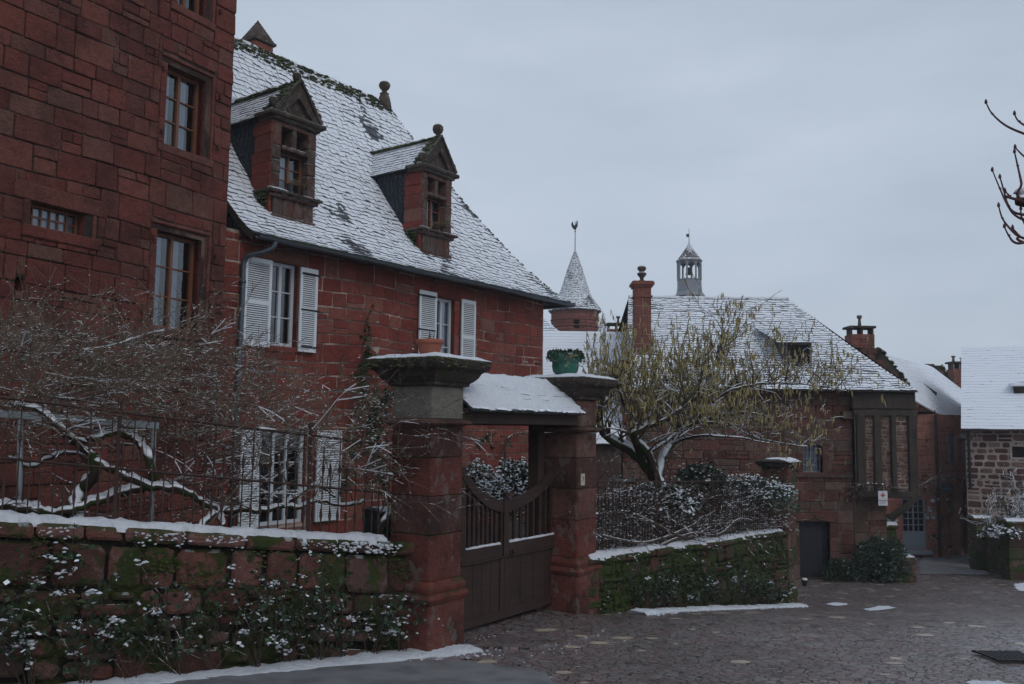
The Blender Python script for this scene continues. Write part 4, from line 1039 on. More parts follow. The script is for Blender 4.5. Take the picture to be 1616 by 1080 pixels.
masonry(mb, P1w, -3, UE, -1.15, -.56, (), rh=(.13, .22), rw=(.16, .42), gap=.02, proud=.055, seed=45, wob=.05, jitter=.014, b=.025, cut=.04, tilt=.02)
masonry(mb, P1w, -3, UE, -.56, -.14, (), rh=(.42, .421), rw=(.3, .55), gap=.02, proud=.06, seed=42, wob=.02, jitter=.014, b=.03, cut=.05, tilt=.02)
masonry(mb, P1w, -3, UE, -.13, .02, (), rh=(.15, .151), rw=(.35, .7), gap=.015, proud=.12, seed=43, wob=.02, b=.03, cut=.03)
mb.build('stonework', M['garden'], g1w)
mb = MB(); snow_run(mb, [P1w(u, .01, -.12) for u in (-3, -1, 1, 3, 3.9)], (.2, .16), FW.n, .055, seed=2, rag=.1, droop=.05, seg=.06)
rng = random.Random(12)
for i in range(420):
    u = rng.uniform(-.5, UE-.3)
    if noise.noise(V((u*1.8, 3, 1))) > 0: mb.blob(P1w(u, -.02-abs(rng.gauss(0, .05)), .13), rng.uniform(.006, .022), None, rng, jit=.5)
for i in range(60): u = rng.uniform(3.3, 4.0); mb.blob(P1w(u, -.01-abs(rng.gauss(0, .05)), .13), rng.uniform(.01, .035), None, rng, jit=.5)
mb.build('snow_coping', M['snow'], g1w, smooth=True)
mb = MB()
for i in range(1500):
    u = rng.uniform(-1, UE); v = -abs(rng.gauss(0, .5)); 
    if noise.noise(V((u*1.4, v*2.2, 3))) < .08: continue
    mb.blob(P1w(u, v-.1, .07), rng.uniform(.008, .026), None, rng, rng.random(), .4)
mb.build('moss', M['moss'], g1w)

def fence(name, label, P, us, zt, zm, zbt, seed, step=.105, ends=()):
    """iron railing: two flat rails, posts and spear pickets; P(u,v,o), heights relative to P's v=0"""
    rng = random.Random(seed); t = thing(name, label, 'fence', P((us[0]+us[1])/2, 0, 0)); n = int((us[1]-us[0])/step)
    for z in (zt, zm):
        mb = MB()
        for i in range(24):
            a, b_ = lerp(us[0], us[1], i/24), lerp(us[0], us[1], (i+1)/24); mb.tube([P(a, z+rng.uniform(-.004, .004), 0), P(b_, z, 0)], .013, 4)
        mb.build('rail', M['rust'], t)
    mb = MB()
    for i in range(n+1):
        u = lerp(us[0], us[1], i/n)+rng.uniform(-.012, .012); lean = rng.uniform(-.02, .02); tall = (i % 2 == 0); ztop = zt+.0 if tall else zm+.14
        if rng.random() < .06: ztop -= .1
        mb.tube([P(u, zbt, 0), P(u+lean*.5, zm, 0), P(u+lean, ztop, 0)], .0075, 4)
        sp = ztop if not tall else zm+.16   # leaf shaped spear and twisted collar
        mb.tube([P(u+lean*.8, sp-.02, 0), P(u+lean*.8, sp+.05, 0), P(u+lean*.8, sp+.15, 0)], [.008, .02, .001], 4, cap=False)
        mb.tube([P(u, zbt+.18, 0), P(u, zbt+.25, 0), P(u, zbt+.32, 0)], [.008, .019, .008], 4, cap=False)
    mb.build('pickets', M['rust'], t)
    for u in ends: mb = MB(); mb.tube([P(u, zbt, 0), P(u, zt+.08, 0)], .022, 6); mb.lathe(P(u, zt+.08, 0), [(.022, 0), (.035, .02), (.03, .05), (.0, .1)], 8); mb.build('post', M['rust'], t)
    sm = MB()
    for z in (zt, zm):
        u = us[0]
        while u < us[1]:
            L = rng.uniform(.1, .5)
            if rng.random() < .22: snow_run(sm, [P(u, z+.01, 0), P(min(us[1], u+L), z+.01, 0)], (.012, .012), V((0, -1, 0)), .018, seed=rng.randint(0, 9999), rag=.003, droop=0, seg=.05)
            u += L+rng.uniform(.05, .4)
    sm.build('snow', M['snow'], t, smooth=True)
    return t
PF = lambda u, v, o=0: FW(u, v+top1(u), o-.18)
fence('iron_fence', 'rusty iron spear fence standing on the left garden wall', PF, (-2.5, UE-.1), 1.12, .56, 0, 5, .1, ends=(-1.2, 1.0, 3.0))
# right wall
top2 = lambda u: W2.uv(945, 880)[1]+u*.0-0.042*u
UC = W2.uv(1240, 800)[0]
g2w = thing('garden_wall', 'ivy and moss covered garden wall between the right gate pier and the far pillar', 'wall', W2(4, -3.4, 0))
P2w = lambda u, v, o=0: W2(u, v+top2(u), o)
mb = MB(); backing(mb, P2w, -.4, UC, -2.6, 0); mb.quad(P2w(-.4, 0, 0), P2w(UC, 0, 0), P2w(UC, 0, -.4), P2w(-.4, 0, -.4), -1); mb.quad(P2w(-.4, -2.6, -.4), P2w(UC, -2.6, -.4), P2w(UC, 0, -.4), P2w(-.4, 0, -.4), -1)
masonry(mb, P2w, -.4, UC, -2.6, -.1, (), rh=(.14, .26), rw=(.2, .5), gap=.02, proud=.05, seed=51, wob=.05, jitter=.014, b=.025, cut=.04, tilt=.02)
masonry(mb, P2w, -.4, UC, -.1, .02, (), rh=(.12, .121), rw=(.35, .7), gap=.015, proud=.1, seed=53, wob=.02, b=.03)
mb.build('stonework', M['garden2'], g2w)
mb = MB(); snow_run(mb, [P2w(u, .01, -.12) for u in (-.3, 2, 4, 6, UC-.3)], (.2, .18), W2.n, .06, seed=22, rag=.08, droop=.03)
mb.build('snow_coping', M['snow'], g2w, smooth=True)
mb = MB(); rng = random.Random(14)
for i in range(3000):
    u = rng.uniform(-.2, UC); v = rng.uniform(-1.6, 0)
    if noise.noise(V((u*.9, v*1.6, 3))) < -.05: continue
    mb.blob(P2w(u, v, .05), rng.uniform(.008, .028), None, rng, rng.random()*.8, .4)
mb.build('moss', M['moss'], g2w)
mb = MB()
for i in range(8000):
    u = rng.uniform(-.3, UC); v = rng.uniform(-1.7, .02); k = noise.noise(V((u*1.3, v*1.8, 9)))+.25*math.exp(-((v+1.2)/.5)**2)
    if k < .05: continue
    p = P2w(u, v, .08+rng.random()*.09); leafq(mb, p, (W2.n*rng.uniform(.3, 1)+rdir(rng)+V((0, 0, -.6))).normalized(), rng.uniform(.018, .042), rng, w=.45)
mb.build('ivy', M['ivy'], g2w)
PF2 = lambda u, v, o=0: W2(u, v+top2(u), o-.16)
fence('iron_fence', 'old iron picket fence tangled in twigs on the right garden wall', PF2, (.05, UC-.35), 1.12, .62, 0, 6, .11, ends=(2.2, 4.6))
# far pillar
pl = thing('garden_pillar', 'stone pillar with a snowy flat cap at the street end of the right garden wall', 'pillar', W2(UC+.2, -4, 0))
mb = MB(); rng = random.Random(3); zt3 = at(1240, 729, 20.5).z; wdt = .55
for k in range(9):
    z0, z1_ = -4.2+k*(zt3+4.1)/9, -4.2+(k+1)*(zt3+4.1)/9; mb.stone(W2, UC-.02, UC+wdt, z0+.003, z1_-.003, -.55, .06, rng.random(), .02, rng, .03, .01)
mb.build('shaft', M['garden'], pl)
mb = MB(); mb.hexa([W2(u, v, o) for v in (zt3-.12,) for u, o in ((UC-.06, -.6), (UC+wdt+.04, -.6), (UC+wdt+.04, .1), (UC-.06, .1))]+[W2(u, zt3, o) for u, o in ((UC-.15, -.68), (UC+wdt+.12, -.68), (UC+wdt+.12, .18), (UC-.15, .18))], .4); mb.build('cap', M['cap'], pl)
mb = MB(); snow_run(mb, [W2(UC-.14, zt3, -.25), W2(UC+wdt+.1, zt3, -.25)], (.4, .42), W2.n, .07, seed=5, rag=.01, droop=.01); mb.build('snow_cap', M['snow'], pl, smooth=True)
# snow along the foot of the walls
def foot_snow(P, pts, w0, w1, h, seed):
    mb = MB(); q = [P(u, 0, o) for u, o in pts]; q = [V((p.x, p.y, gz(p.x, p.y)+.0)) for p in q]; snow_run(mb, q, (w0, w1), P.n, h, seed=seed, rag=.07, droop=.012, seg=.07)
    rg = random.Random(seed+90)
    for i in range(260):
        q_ = rg.choice(q[:-1]); k_ = q.index(q_); r_ = q_.lerp(q[k_+1], rg.random())+P.n*(abs(rg.gauss(0, .12))+w1*.8)*rg.choice((1, 1, 1, -1)); r_.z = gz(r_.x, r_.y); mb.blob(r_, rg.uniform(.006, .03), .008, rg, jit=.5)
    return tag(mb.build('snow_bank', M['snow'], None, (0, 0, 0), True), kind='structure')
foot_snow(FW, [(.6, .42), (2, .40), (3.4, .36), (4.9, .34)], .3, .24, .035, 1)
foot_snow(W2, [(.35, .45), (2, .5), (4, .45), (6, .4), (UC-.2, .35)], .22, .22, .05, 2)
for i, L in enumerate(([(1362, 962), (1385, 957), (1402, 957), (1415, 960), (1395, 963), (1372, 965)], [(1303, 954), (1318, 951), (1334, 953), (1338, 955), (1320, 957)], [(1600, 922), (1616, 920), (1625, 935), (1606, 932)], [(735, 1052), (800, 1058), (862, 1070), (850, 1078), (770, 1070)], [(1540, 1078), (1575, 1074), (1640, 1090), (1560, 1100)], [(1500, 866), (1530, 864), (1536, 868), (1505, 870)])):
    o = flat_patch('snow_patch', pxo(L), M['snow'], .008, (.2, .07)[i < 2], .05, i, thick=.006)
mb = MB(); rng = random.Random(9)
for i in range(300):
    x, y = rng.gauss(815, 55), rng.gauss(1003, 16)
    if x < 730: continue
    p = gpix(x, y); mb.blob(p+V((0, 0, .002)), rng.uniform(.005, .02), .006, rng)
tag(mb.build('snow_crumbs', M['snow'], None, (0, 0, 0), True), kind='stuff')
# storm drain
dp = gpix(1592, 1040); t = thing('storm_drain', 'iron drain grate set in the cobbles at the lower right', 'drain', dp); mb = MB(); G = lambda x, y, z: V((dp.x+x, dp.y+y, gz(dp.x+x, dp.y+y)+.02+z))
for k in range(9): x = -.24+k*.06; mb.hexa([G(x-.016, -.25, 0), G(x+.016, -.25, 0), G(x+.016, .25, 0), G(x-.016, .25, 0), G(x-.016, -.25, .02), G(x+.016, -.25, .02), G(x+.016, .25, .02), G(x-.016, .25, .02)])
for (a, b_, c, d) in ((-.28, .28, -.28, -.25), (-.28, .28, .25, .28)): mb.hexa([G(a, c, 0), G(b_, c, 0), G(b_, d, 0), G(a, d, 0), G(a, c, .022), G(b_, c, .022), G(b_, d, .022), G(a, d, .022)])
mb.build('grate', M['iron'], t)
# ================================================================== FAR BUILDINGS
MF = Fr((0, 28), 90)      # u = X, facing the camera
def mz(y, Y=28.0, x=1200): return at(x, y, Y).z
def mxx(x, Y=28.0): return at(x, 700, Y).x
mid = thing('timber_framed_house', 'broad low house with hipped snowy slate roof and jettied timber framing at its right end', 'house', (8, 30, -4.8))
EA = mz(617, 27.45, 1400); RI = mz(470, 32, 1100); XE = mxx(1452, 27.45); XR = mxx(1247, 32); XT = mxx(1345); X2 = mxx(1441); X3 = mxx(1400)
mw = (mxx(1266), mxx(1297), mz(745), mz(702)); md = (mxx(1258), mxx(1306), mz(912), mz(822))
mb = MB(); ops = [mw, md]
backing(mb, MF, 3.5, XT, -5.2, EA+.1, ops, depth=.4)
masonry(mb, MF, 3.5, XT, -5.2, EA, [(mw[0]-.14, mw[1]+.16, mw[2]-.1, mw[3]+.2), (md[0]-.2, md[1]+.25, md[2], md[3]+.25)], rh=(.24, .42), rw=(.35, .8), gap=.012, seed=61)
mb.quad(V((3.5, 28, -5.2)), V((4.7, 35.5, -5.2)), V((4.7, 35.5, EA)), V((3.5, 28, EA)), .4); mb.quad(V((2.6, 35.5, -5.2)), V((X3, 35.5, -5.2)), V((X3, 35.5, EA)), V((2.6, 35.5, EA)), .4)
L = MF; LW = lambda u, v, o=0: MF(u, v, o-.25)
backing(mb, LW, XT, X3, -5.2, mz(775), ()); masonry(mb, LW, XT, X3, -5.2, mz(775), (), seed=63, rh=(.3, .4), gap=.008)
SD = lambda u, v, o=0: V((X3+o, 28.25+u, v)); backing(mb, SD, 0, 7.2, -5.2, EA); masonry(mb, SD, 0, 7.2, -5.2, EA, (), seed=64)
mb.build('wall', M['mid'], mid)
mb = MB(); rng = random.Random(2)
surround(mb, MF, *mw, w=.13, lint=.26, sill=.1, rng=rng); mb.build('window_surround', M['mid'], mid); mb = MB()
v = md[2]
while v < md[3]-.05:
    v2 = min(md[3], v+.42)
    for x0, x1 in ((md[0]-.2, md[0]), (md[1], md[1]+.27)): mb.stone(MF, x0, x1, v+.004, v2-.004, -.35, .05, rng.random(), .015, rng)
    v = v2
mb.stone(MF, md[0]-.25, md[1]+.3, md[3], md[3]+.26, -.35, .05, .2, .015, rng)
um = (md[0]+md[1])/2  # ogee drip moulding over the door
q = spoly([MF(md[0]-.1, md[3]+.02, .06), MF(um-.25, md[3]+.05, .06), MF(um-.08, md[3]+.1, .06), MF(um, md[3]+.24, .06), MF(um+.08, md[3]+.1, .06), MF(um+.25, md[3]+.05, .06), MF(md[1]+.12, md[3]+.02, .06)], 4); mb.tube(q, .03, 5)
mb.build('door_surround', M['mid'], mid); mb = MB(); mb.pbox(MF, mxx(1240), XT, mz(752), mz(748), .0, .09); mb.build('string_course', M['mid'], mid); mb = MB(); mb.stone(MF, XT-.34, XT+.02, mz(660), mz(648), 0, .2, .5); mb.build('corbel', M['mid'], mid)
window(mid, MF, *mw, rec=-.18, fw=.04, leaves=2, rows=4, cols=2, mat='blueshut')
mb = MB(); mb.pbox(MF, md[0], md[1], md[2], md[3], -.3, -.22)
for k in range(5): x = lerp(md[0], md[1], (k+1)/6); mb.pbox(MF, x-.006, x+.006, md[2]+.02, md[3]-.02, -.22, -.214)
dr = mb.build('door', M['navydoor'], mid); mb = MB(); mb.tube([MF(md[1]-.12, -3.8, -.2), MF(md[1]-.12, -3.65, -.2)], .015, 6); mb.build('handle', M['iron'], dr)
# jettied timber bay
JT = lambda u, v, o=0: MF(u, v, o+.25); zt_, zb_ = mz(655), mz(772)
mb = MB(); backing(mb, JT, XT, X2, zb_, EA, o=-.04); masonry(mb, JT, XT, X2, zb_, zt_, (), rh=(.09, .17), rw=(.12, .34), gap=.03, proud=-.012, seed=66, b=.008, jitter=.01)
JS = lambda u, v, o=0: V((X2+o, 27.75+u, v)); backing(mb, JS, 0, 7.5, zb_, EA); masonry(mb, JS, .02, 7.5, zb_, EA, (), rh=(.12, .2), rw=(.2, .4), seed=67); mb.quad(V((XT, 27.75, zb_)), V((X2, 27.75, zb_)), V((X2, 35, zb_)), V((XT, 35, zb_)), .2)
mb.build('rubble_infill', M['rubble'], mid)
for (xa, xb, w_) in ((1353, 1352, 13), (1379, 1381, 11), (1404, 1405, 8), (1434, 1433, 13)):
    mb = MB(); a = mxx(xa-w_/2); b_ = mxx(xa+w_/2); mb.stone(JT, a, b_, zb_-.05, zt_+.05, -.1, .09, .5, .02, rng, .02, .02); mb.build('post', M['timber'], mid)
for q in ((XT-.05, X2+.02, zt_+.0, zt_+.18, -.2, .07), (XT-.1, X2-.05, zt_+.22, EA-.05, -.2, .1), (XT-.05, X2+.03, zb_-.2, zb_+.0, -.3, .08)): mb = MB(); mb.stone(JT, *q, .5, .03); mb.build('beam', M['timber'], mid)
mb = MB(); mb.tube([MF(X3+.0, mz(815), .05), MF(X3+.45, mz(797), .22), MF(X2-.05, mz(778), .3)], [.12, .12, .1], 6); mb.build('brace', M['timber'], mid)
def SM(a, s): return V((a, lerp(27.45, 32, s), lerp(EA, RI, s**1.06)))
arM = lambda s: (lerp(mxx(986, 27.45), mxx(992, 32), s), lerp(XE, XR, s**.95))
mb = MB(); tiles(mb, SM, 40, .26, .02, arM, seed=71, jit=.3, lap=.3); mb.build('roof', M['tilemid'], mid)
mb = MB(); sheet(mb, SM, arM, 8, drop=.03); sheet(mb, lambda a, s: V((a, lerp(36.5, 32, s), lerp(EA, RI, s))), arM, 8); sheet(mb, lambda a, s: V((lerp(XE, XR, s), lerp(lerp(27.45, 32, s), lerp(36.5, 32, s), a), lerp(EA, RI, s))), lambda s: (0, 1), 8)
g0_, g1_ = arM(0)[0], arM(1)[0]; gb = mxx(998, 36.5); mb.add([V((g0_, 27.45, EA)), V((gb, 36.5, EA)), V((g1_, 32, RI))], [(0, 1, 2)]); mb.quad(V((g0_, 27.45, EA-.04)), V((XE, 27.45, EA-.04)), V((XE, 36.5, EA-.04)), V((gb, 36.5, EA-.04)))
mb.build('roof_underside', M['timber'], mid)
mb = MB(); snow_run(mb, [SM(a, 1) for a in (arM(1)[0], 7, XR)], (.1, .1), V((0, -1, 0)), .05, seed=8, rag=.03); mb.build('ridge_snow', M['snow'], mid, smooth=True)
# its dormer
yd = 28.5; a, b_ = mxx(1242, yd), mxx(1284, yd); zd0, zd1 = mz(582, yd, 1260), mz(541, yd, 1260); DP = lambda u, v, o=0: V((u, yd-o, v))
mb = MB(); mb.pbox(DP, a, a+.07, zd0-.1, zd1, -.1, 0); mb.pbox(DP, b_-.07, b_, zd0-.1, zd1, -.1, 0); mb.pbox(DP, a, b_, zd1-.06, zd1, -.1, .01); mb.pbox(DP, a-.03, b_+.03, zd0-.12, zd0, -.1, .03)
for uu in (a, b_): mb.add([V((uu, yd, zd0-.3)), V((uu, yd, zd1)), V((uu, 30.5, zd1+.6)), V((uu, 30.5, zd0-.3))], [(0, 1, 2, 3)], .2)
dm = mb.build('dormer', M['greywood'], mid); dk = MB(); dk.pbox(DP, a+.07, b_-.07, zd0, zd1-.06, -.2, -.07); dk.build('pane', M['dark'], dm)
mb = MB(); tiles(mb, lambda q_, s: V((lerp(lerp(a-.3, a-.55, s), lerp(b_+.14, b_-.15, s), q_), lerp(yd-.2, 30.3, s), lerp(zd1-.03, zd1+.7, s))), 9, .2, .02, lambda s: (0, 1), seed=9, jit=.3); mb.build('dormer_roof', M['tilefar'], dm)
# its tall chimney
cy = 29.3; c = at(1013, 550, cy); Cc = lambda u, v, o=0: V((c.x+u, cy-o, v)); mb = MB(); ztp = mz(455, cy, 1013); n = 8
for k in range(n):
    za, zb2 = lerp(c.z-.5, ztp, k/n), lerp(c.z-.5, ztp, (k+1)/n)-.004; mb.pbox(Cc, -.262, .262, za, zb2+.004, -.27, .272, -1); mb.stone(Cc, -.27, .0-.008, za+.006, zb2-.006, -.28, .28, rng.random(), .008, rng, .01, .002); mb.stone(Cc, .008, .27, za+.006, zb2-.006, -.28, .28, rng.random(), .012, rng, .01, .002)
for e, q0, q1 in ((.03, -.34, -.28), (.04, 0, .07), (.09, .07, .16), (.06, .16, .2)): mb.hexa([Cc(x*(.28+e), z, y*(.28+e)) for z in (ztp+q0, ztp+q1) for x, y in ((-1, -1), (1, -1), (1, 1), (-1, 1))], .4)
ch = mb.build('chimney', M['far_red'], mid); mb = MB(); mb.lathe(Cc(0, ztp+.2, 0), [(.12, 0), (.1, .05), (.06, .09), (.07, .15), (.15, .24), (.16, .3), (.1, .33), (.07, .35), (.14, .42), (.15, .49), (.09, .55), (.01, .57)], 12); mb.build('ball_finial', M['dtop'], ch, smooth=True)

# ---- low roofs left of it
lo = thing('snowy_barn', 'low building with a plain white snowed roof seen between the gate pots', 'house', (2, 33, -4))
zr_ = mz(523, 32.4, 900); ze_ = mz(700, 27.6, 900); mb = MB(); tiles(mb, lambda a, s: V((a, lerp(27.6, 32.4, s), lerp(ze_, zr_, s))), 34, .7, .010, lambda s: (-.5, lerp(3.55, 4.25, s)), seed=81, jit=.08, gap=0); mb.build('roof', M['tilewhite'], lo)
mb = MB(); mb.hexa([V((x, y, z)) for z in (-5, ze_-.08) for x, y in ((-.3, 27.9), (3.45, 27.9), (4.4, 37), (-.3, 37))]); mb.quad(V((-.5, 27.6, ze_-.03)), V((3.5, 27.6, ze_-.03)), V((4.2, 32.4, zr_-.03)), V((-.5, 32.4, zr_-.03))); mb.quad(V((-.5, 37.2, ze_-.03)), V((4.6, 37.2, ze_-.03)), V((4.2, 32.4, zr_-.03)), V((-.5, 32.4, zr_-.03))); mb.add([V((-.5, 27.6, ze_)), V((-.5, 37.2, ze_)), V((-.5, 32.4, zr_))], [(0, 1, 2)]); mb.build('wall', M['mid'], lo)
lo = thing('hipped_roof_house', 'house behind the stone house showing one hipped slope of snow right of its eaves', 'house', (-2, 42, -4))
zt4 = mz(478, 41, 840); zb4 = mz(540, 38.5, 880); xa = mxx(836, 41); xb = mxx(902, 38); mb = MB(); ar4 = lambda s: (-8, lerp(xb, xa, s))
tiles(mb, lambda a, s: V((a, lerp(38, 41.5, s), lerp(zb4, zt4, s**1.15))), 22, .3, .02, ar4, seed=82, jit=.3); mb.build('roof', M['tilefar'], lo)
mb = MB(); mb.hexa([V((x, y, z)) for z in (-5, zb4-.05) for x, y in ((-8, 38.2), (xb-.2, 38.2), (xb-.2, 45), (-8, 45))]); sheet(mb, lambda a, s: V((lerp(xb, xa, s), lerp(lerp(38, 41.5, s), lerp(45, 41.5, s), a), lerp(zb4, zt4, s**1.15))), lambda s: (0, 1), 5); mb.build('wall', M['mid'], lo)

# ---- round tower with cone roof
k60 = 60/1400; tc_ = at(907, 492, 60); rt = thing('round_tower', 'round red stone tower with a pointed slate cone roof and weathercock', 'tower', (tc_.x, 60, -6))
RP = lambda u, v, o=0: V((tc_.x+math.sin(u/1.58)*(1.58+o), 60-math.cos(u/1.58)*(1.58+o), v))
op = (-.17, .2, tc_.z-1.3, tc_.z-.75); mb = MB(); masonry(mb, RP, -4.96, 4.96, tc_.z-3.0, tc_.z-.02, [op, (-.3, -.2, tc_.z-.42, tc_.z-.3)], rh=(.18, .26), rw=(.3, .5), gap=.008, seed=91, wob=0)
mb.lathe((tc_.x, 60, 0), [(1.5, -6), (1.5, tc_.z-3)], 32); mb.lathe((tc_.x, 60, 0), [(1.56, tc_.z-3), (1.56, tc_.z-1.3)], 40); mb.lathe((tc_.x, 60, 0), [(1.56, tc_.z-.75), (1.56, tc_.z)], 40)
for zz in (tc_.z-.1, tc_.z-.62, tc_.z-1.05): mb.lathe((tc_.x, 60, 0), [(1.58, zz-.06), (1.66, zz-.04), (1.66, zz), (1.58, zz+.02)], 40)
mb.build('wall', M['far_red'], rt)
cp = [(0, 1.78), (.05, 1.74), (.22, 1.17), (.29, 1.04), (.42, .85), (.72, .46), (1.0, .02)]
CH = (492-393)*k60
def SC(a, s): R = interp(s, cp); return V((tc_.x+math.sin(a)*R, 60-math.cos(a)*R, tc_.z-.02+CH*s))
mb = MB(); tiles(mb, SC, 34, .16, .02, lambda s: (-PI, PI), seed=92, jit=.25, lap=.3); sheet(mb, lambda a, s: SC(a, s), lambda s: (-PI, 0), 8, drop=.05); mb.lathe((tc_.x, 60, tc_.z-.06), [(1.75, 0), (1.74, .03)], 32)
mb.build('cone_roof', M['cone'], rt)
za = tc_.z+CH; mb = MB(); mb.tube([V((tc_.x, 60, za-.1)), V((tc_.x, 60, za+2.0))], [.03, .02], 6); mb.lathe((tc_.x, 60, za+1.25), [(.01, 0), (.07, .06), (.01, .12)], 8)
ck = [(-.22, .2), (-.28, .42), (-.18, .62), (-.12, .38), (-.02, .3), (.06, .45), (.1, .66), (.16, .74), (.13, .6), (.22, .56), (.16, .5), (.18, .3), (.1, .14), (.03, .0), (-.1, .06)]
A = [V((tc_.x+x, 59.98, za+1.4+y)) for x, y in ck]; B = [p+V((0, .04, 0)) for p in A]; n = len(ck); mb.add(A+B, [tuple(range(n)), tuple(reversed(range(n, 2*n)))]+[(i, (i+1) % n, n+(i+1) % n, n+i) for i in range(n)]); mb.build('weathercock', M['iron'], rt)
# ---- bell tower
bc = at(1088, 467, 70); bt = thing('bell_tower', 'open octagonal lead bell lantern with arches, pointed roof and flag vane', 'bell tower', (bc.x, 70, -6)); z = bc.z; R8 = PI/8
mb = MB(); mb.lathe((bc.x, 70, -6), [(1.1, 0), (1.1, z+6)], 8, rot=R8); mb.build('shaft', M['far_red'], bt)
mb = MB(); mb.lathe((bc.x, 70, z-.1), [(1.25, 0), (1.22, .1), (1.03, .35), (.98, .75), (.96, 1.3), (1.0, 1.33), (1.0, 1.38), (.9, 1.4)], 8, .3, rot=R8)
ZC = z+1.3; ZT = z+2.7; 
for k in range(8):
    a0 = R8+k*PI/4; a1 = a0+PI/4; p = V((bc.x+math.cos(a0)*.92, 70+math.sin(a0)*.92, ZC)); q = V((bc.x+math.cos(a1)*.92, 70+math.sin(a1)*.92, ZC)); mb.tube([p, p+V((0, 0, ZT-ZC))], .075, 6)
    for i in range(6):   # arch spandrels
        f0, f1 = i/6, (i+1)/6; h = lambda f: -.38*(abs(f*2-1)**2.2)-.06; A = p.lerp(q, f0); B = p.lerp(q, f1); T0 = V((0, 0, ZT-ZC)); I = (V((bc.x, 70, 0))-V((A.x, A.y, 0)))*.08
        mb.hexa([A+T0+V((0, 0, h(f0))), B+T0+V((0, 0, h(f1))), B+T0, A+T0, A+I+T0+V((0, 0, h(f0))), B+I+T0+V((0, 0, h(f1))), B+I+T0, A+I+T0])
mb.lathe((bc.x, 70, ZT), [(.95, 0), (1.06, .03), (1.06, .1), (.9, .12)], 8, rot=R8); mb.build('lantern', M['lead'], bt)
mb = MB(); mb.lathe((bc.x, 70, ZC+.1), [(.32, .3), (.3, .38), (.2, .5), (.16, .8), (.05, .9)], 12); mb.build('bell', M['iron'], bt)
mb = MB(); BS = lambda a, s: V((bc.x+math.cos(a)*lerp(1.02, .03, s**.85), 70+math.sin(a)*lerp(1.02, .03, s**.85), ZT+.1+1.45*s)); tiles(mb, BS, 16, .2, .01, lambda s: (-PI, PI), seed=93); mb.lathe((bc.x, 70, ZT+.08), [(1.03, 0), (.55, .65), (.02, 1.45)], 16); mb.build('roof', M['cone'], bt)
mb = MB(); mb.tube([V((bc.x, 70, ZT+1.4)), V((bc.x, 70, ZT+2.75))], [.03, .015], 6); mb.hexa([V((bc.x-x, 70-y, ZT+zz)) for zz in (2.05, 2.3) for x, y in ((0, -.01), (.22, -.01), (.22, .01), (0, .01))]); mb.lathe((bc.x, 70, ZT+1.5), [(.0, 0), (.06, .05), (0, .1)], 8); mb.build('vane', M['iron'], bt)
# ---- tiny spire + slab chimney
p = at(952, 523, 55); sp = thing('small_turret', 'tiny pointed turret tip right of the round tower', 'turret', (p.x, 55, -6)); mb = MB(); mb.lathe((p.x, 55, -6), [(.5, 0), (.5, p.z+5.6)], 14); mb.build('wall', M['far_red'], sp)
mb = MB(); SS = lambda a, s: V((p.x+math.cos(a)*interp(s, [(0, .75), (.3, .33), (1, .02)]), 55+math.sin(a)*interp(s, [(0, .75), (.3, .33), (1, .02)]), p.z-.5+1.65*s)); tiles(mb, SS, 14, .3, .01, lambda s: (-PI, PI), seed=94); mb.lathe((p.x, 55, p.z-.52), [(.74, 0), (.32, .5), (.01, 1.65)], 14); mb.build('roof', M['cone'], sp)
def slab_chimney(name, label, px0, px1, py_slab, py_top, py_base, Y, fins, mat='far_red', hgt=3):
    a, b_ = at(px0, py_slab, Y), at(px1, py_slab, Y); zt5, zb5 = at(px0, py_top, Y).z, at(px0, py_base, Y).z; zs = a.z; wd = b_.x-a.x; t = thing(name, label, 'chimney', ((a.x+b_.x)/2, Y, zb5-hgt)); Q = lambda u, v, o=0: V((a.x+u, Y-o, v))
    mb = MB(); masonry(mb, Q, wd*.06, wd*.94, zb5-hgt, zt5, (), rh=(.2, .3), rw=(.25, .5), seed=int(px0), wob=0); mb.pbox(Q, wd*.06, wd*.94, zb5-hgt, zt5-.02, -.7, .0, .4); mb.build('stack', M[mat], t)
    mb = MB()
    for f in (.1, .5, .9): mb.pbox(Q, wd*f-.04, wd*f+.04, zt5-.02, zs-.04, -.5, -.05)
    mb.stone(Q, 0, wd, zs-.05, zs+.05, -.75, .08, .3, .02); mb.build('slab', M['cap'], t)
    for f, hh in fins: mb = MB(); mb.lathe(Q(wd*f, zs+.04, -.3), [(.1, 0), (.075, hh*.1), (.05, hh*.62), (.09, hh*.66), (.1, hh*.75), (.11, hh*.9), (.02, hh)], 10); mb.build('finial', M['dtop'], t)
    return t
slab_chimney('slab_chimney', 'flat slab chimney with an urn, beside the tall ball-topped chimney', 958, 989, 511, 519, 524, 45, [(.6, .42)])
slab_chimney('slab_chimney', 'broad red chimney with raised slab and pointed finial, behind the hipped roof corner', 1340, 1382, 516, 527, 548, 36.5, [(.5, .52)])
slab_chimney('slab_chimney', 'red chimney with two small finials on its slab, left of the rightmost roof', 1502, 1526, 572, 582, 640, 46, [(.3, .35), (.85, .25)])
slab_chimney('slab_chimney', 'low dark chimney slab barely clearing the curved white roof', 1446, 1474, 576, 578, 582, 44.5, [])
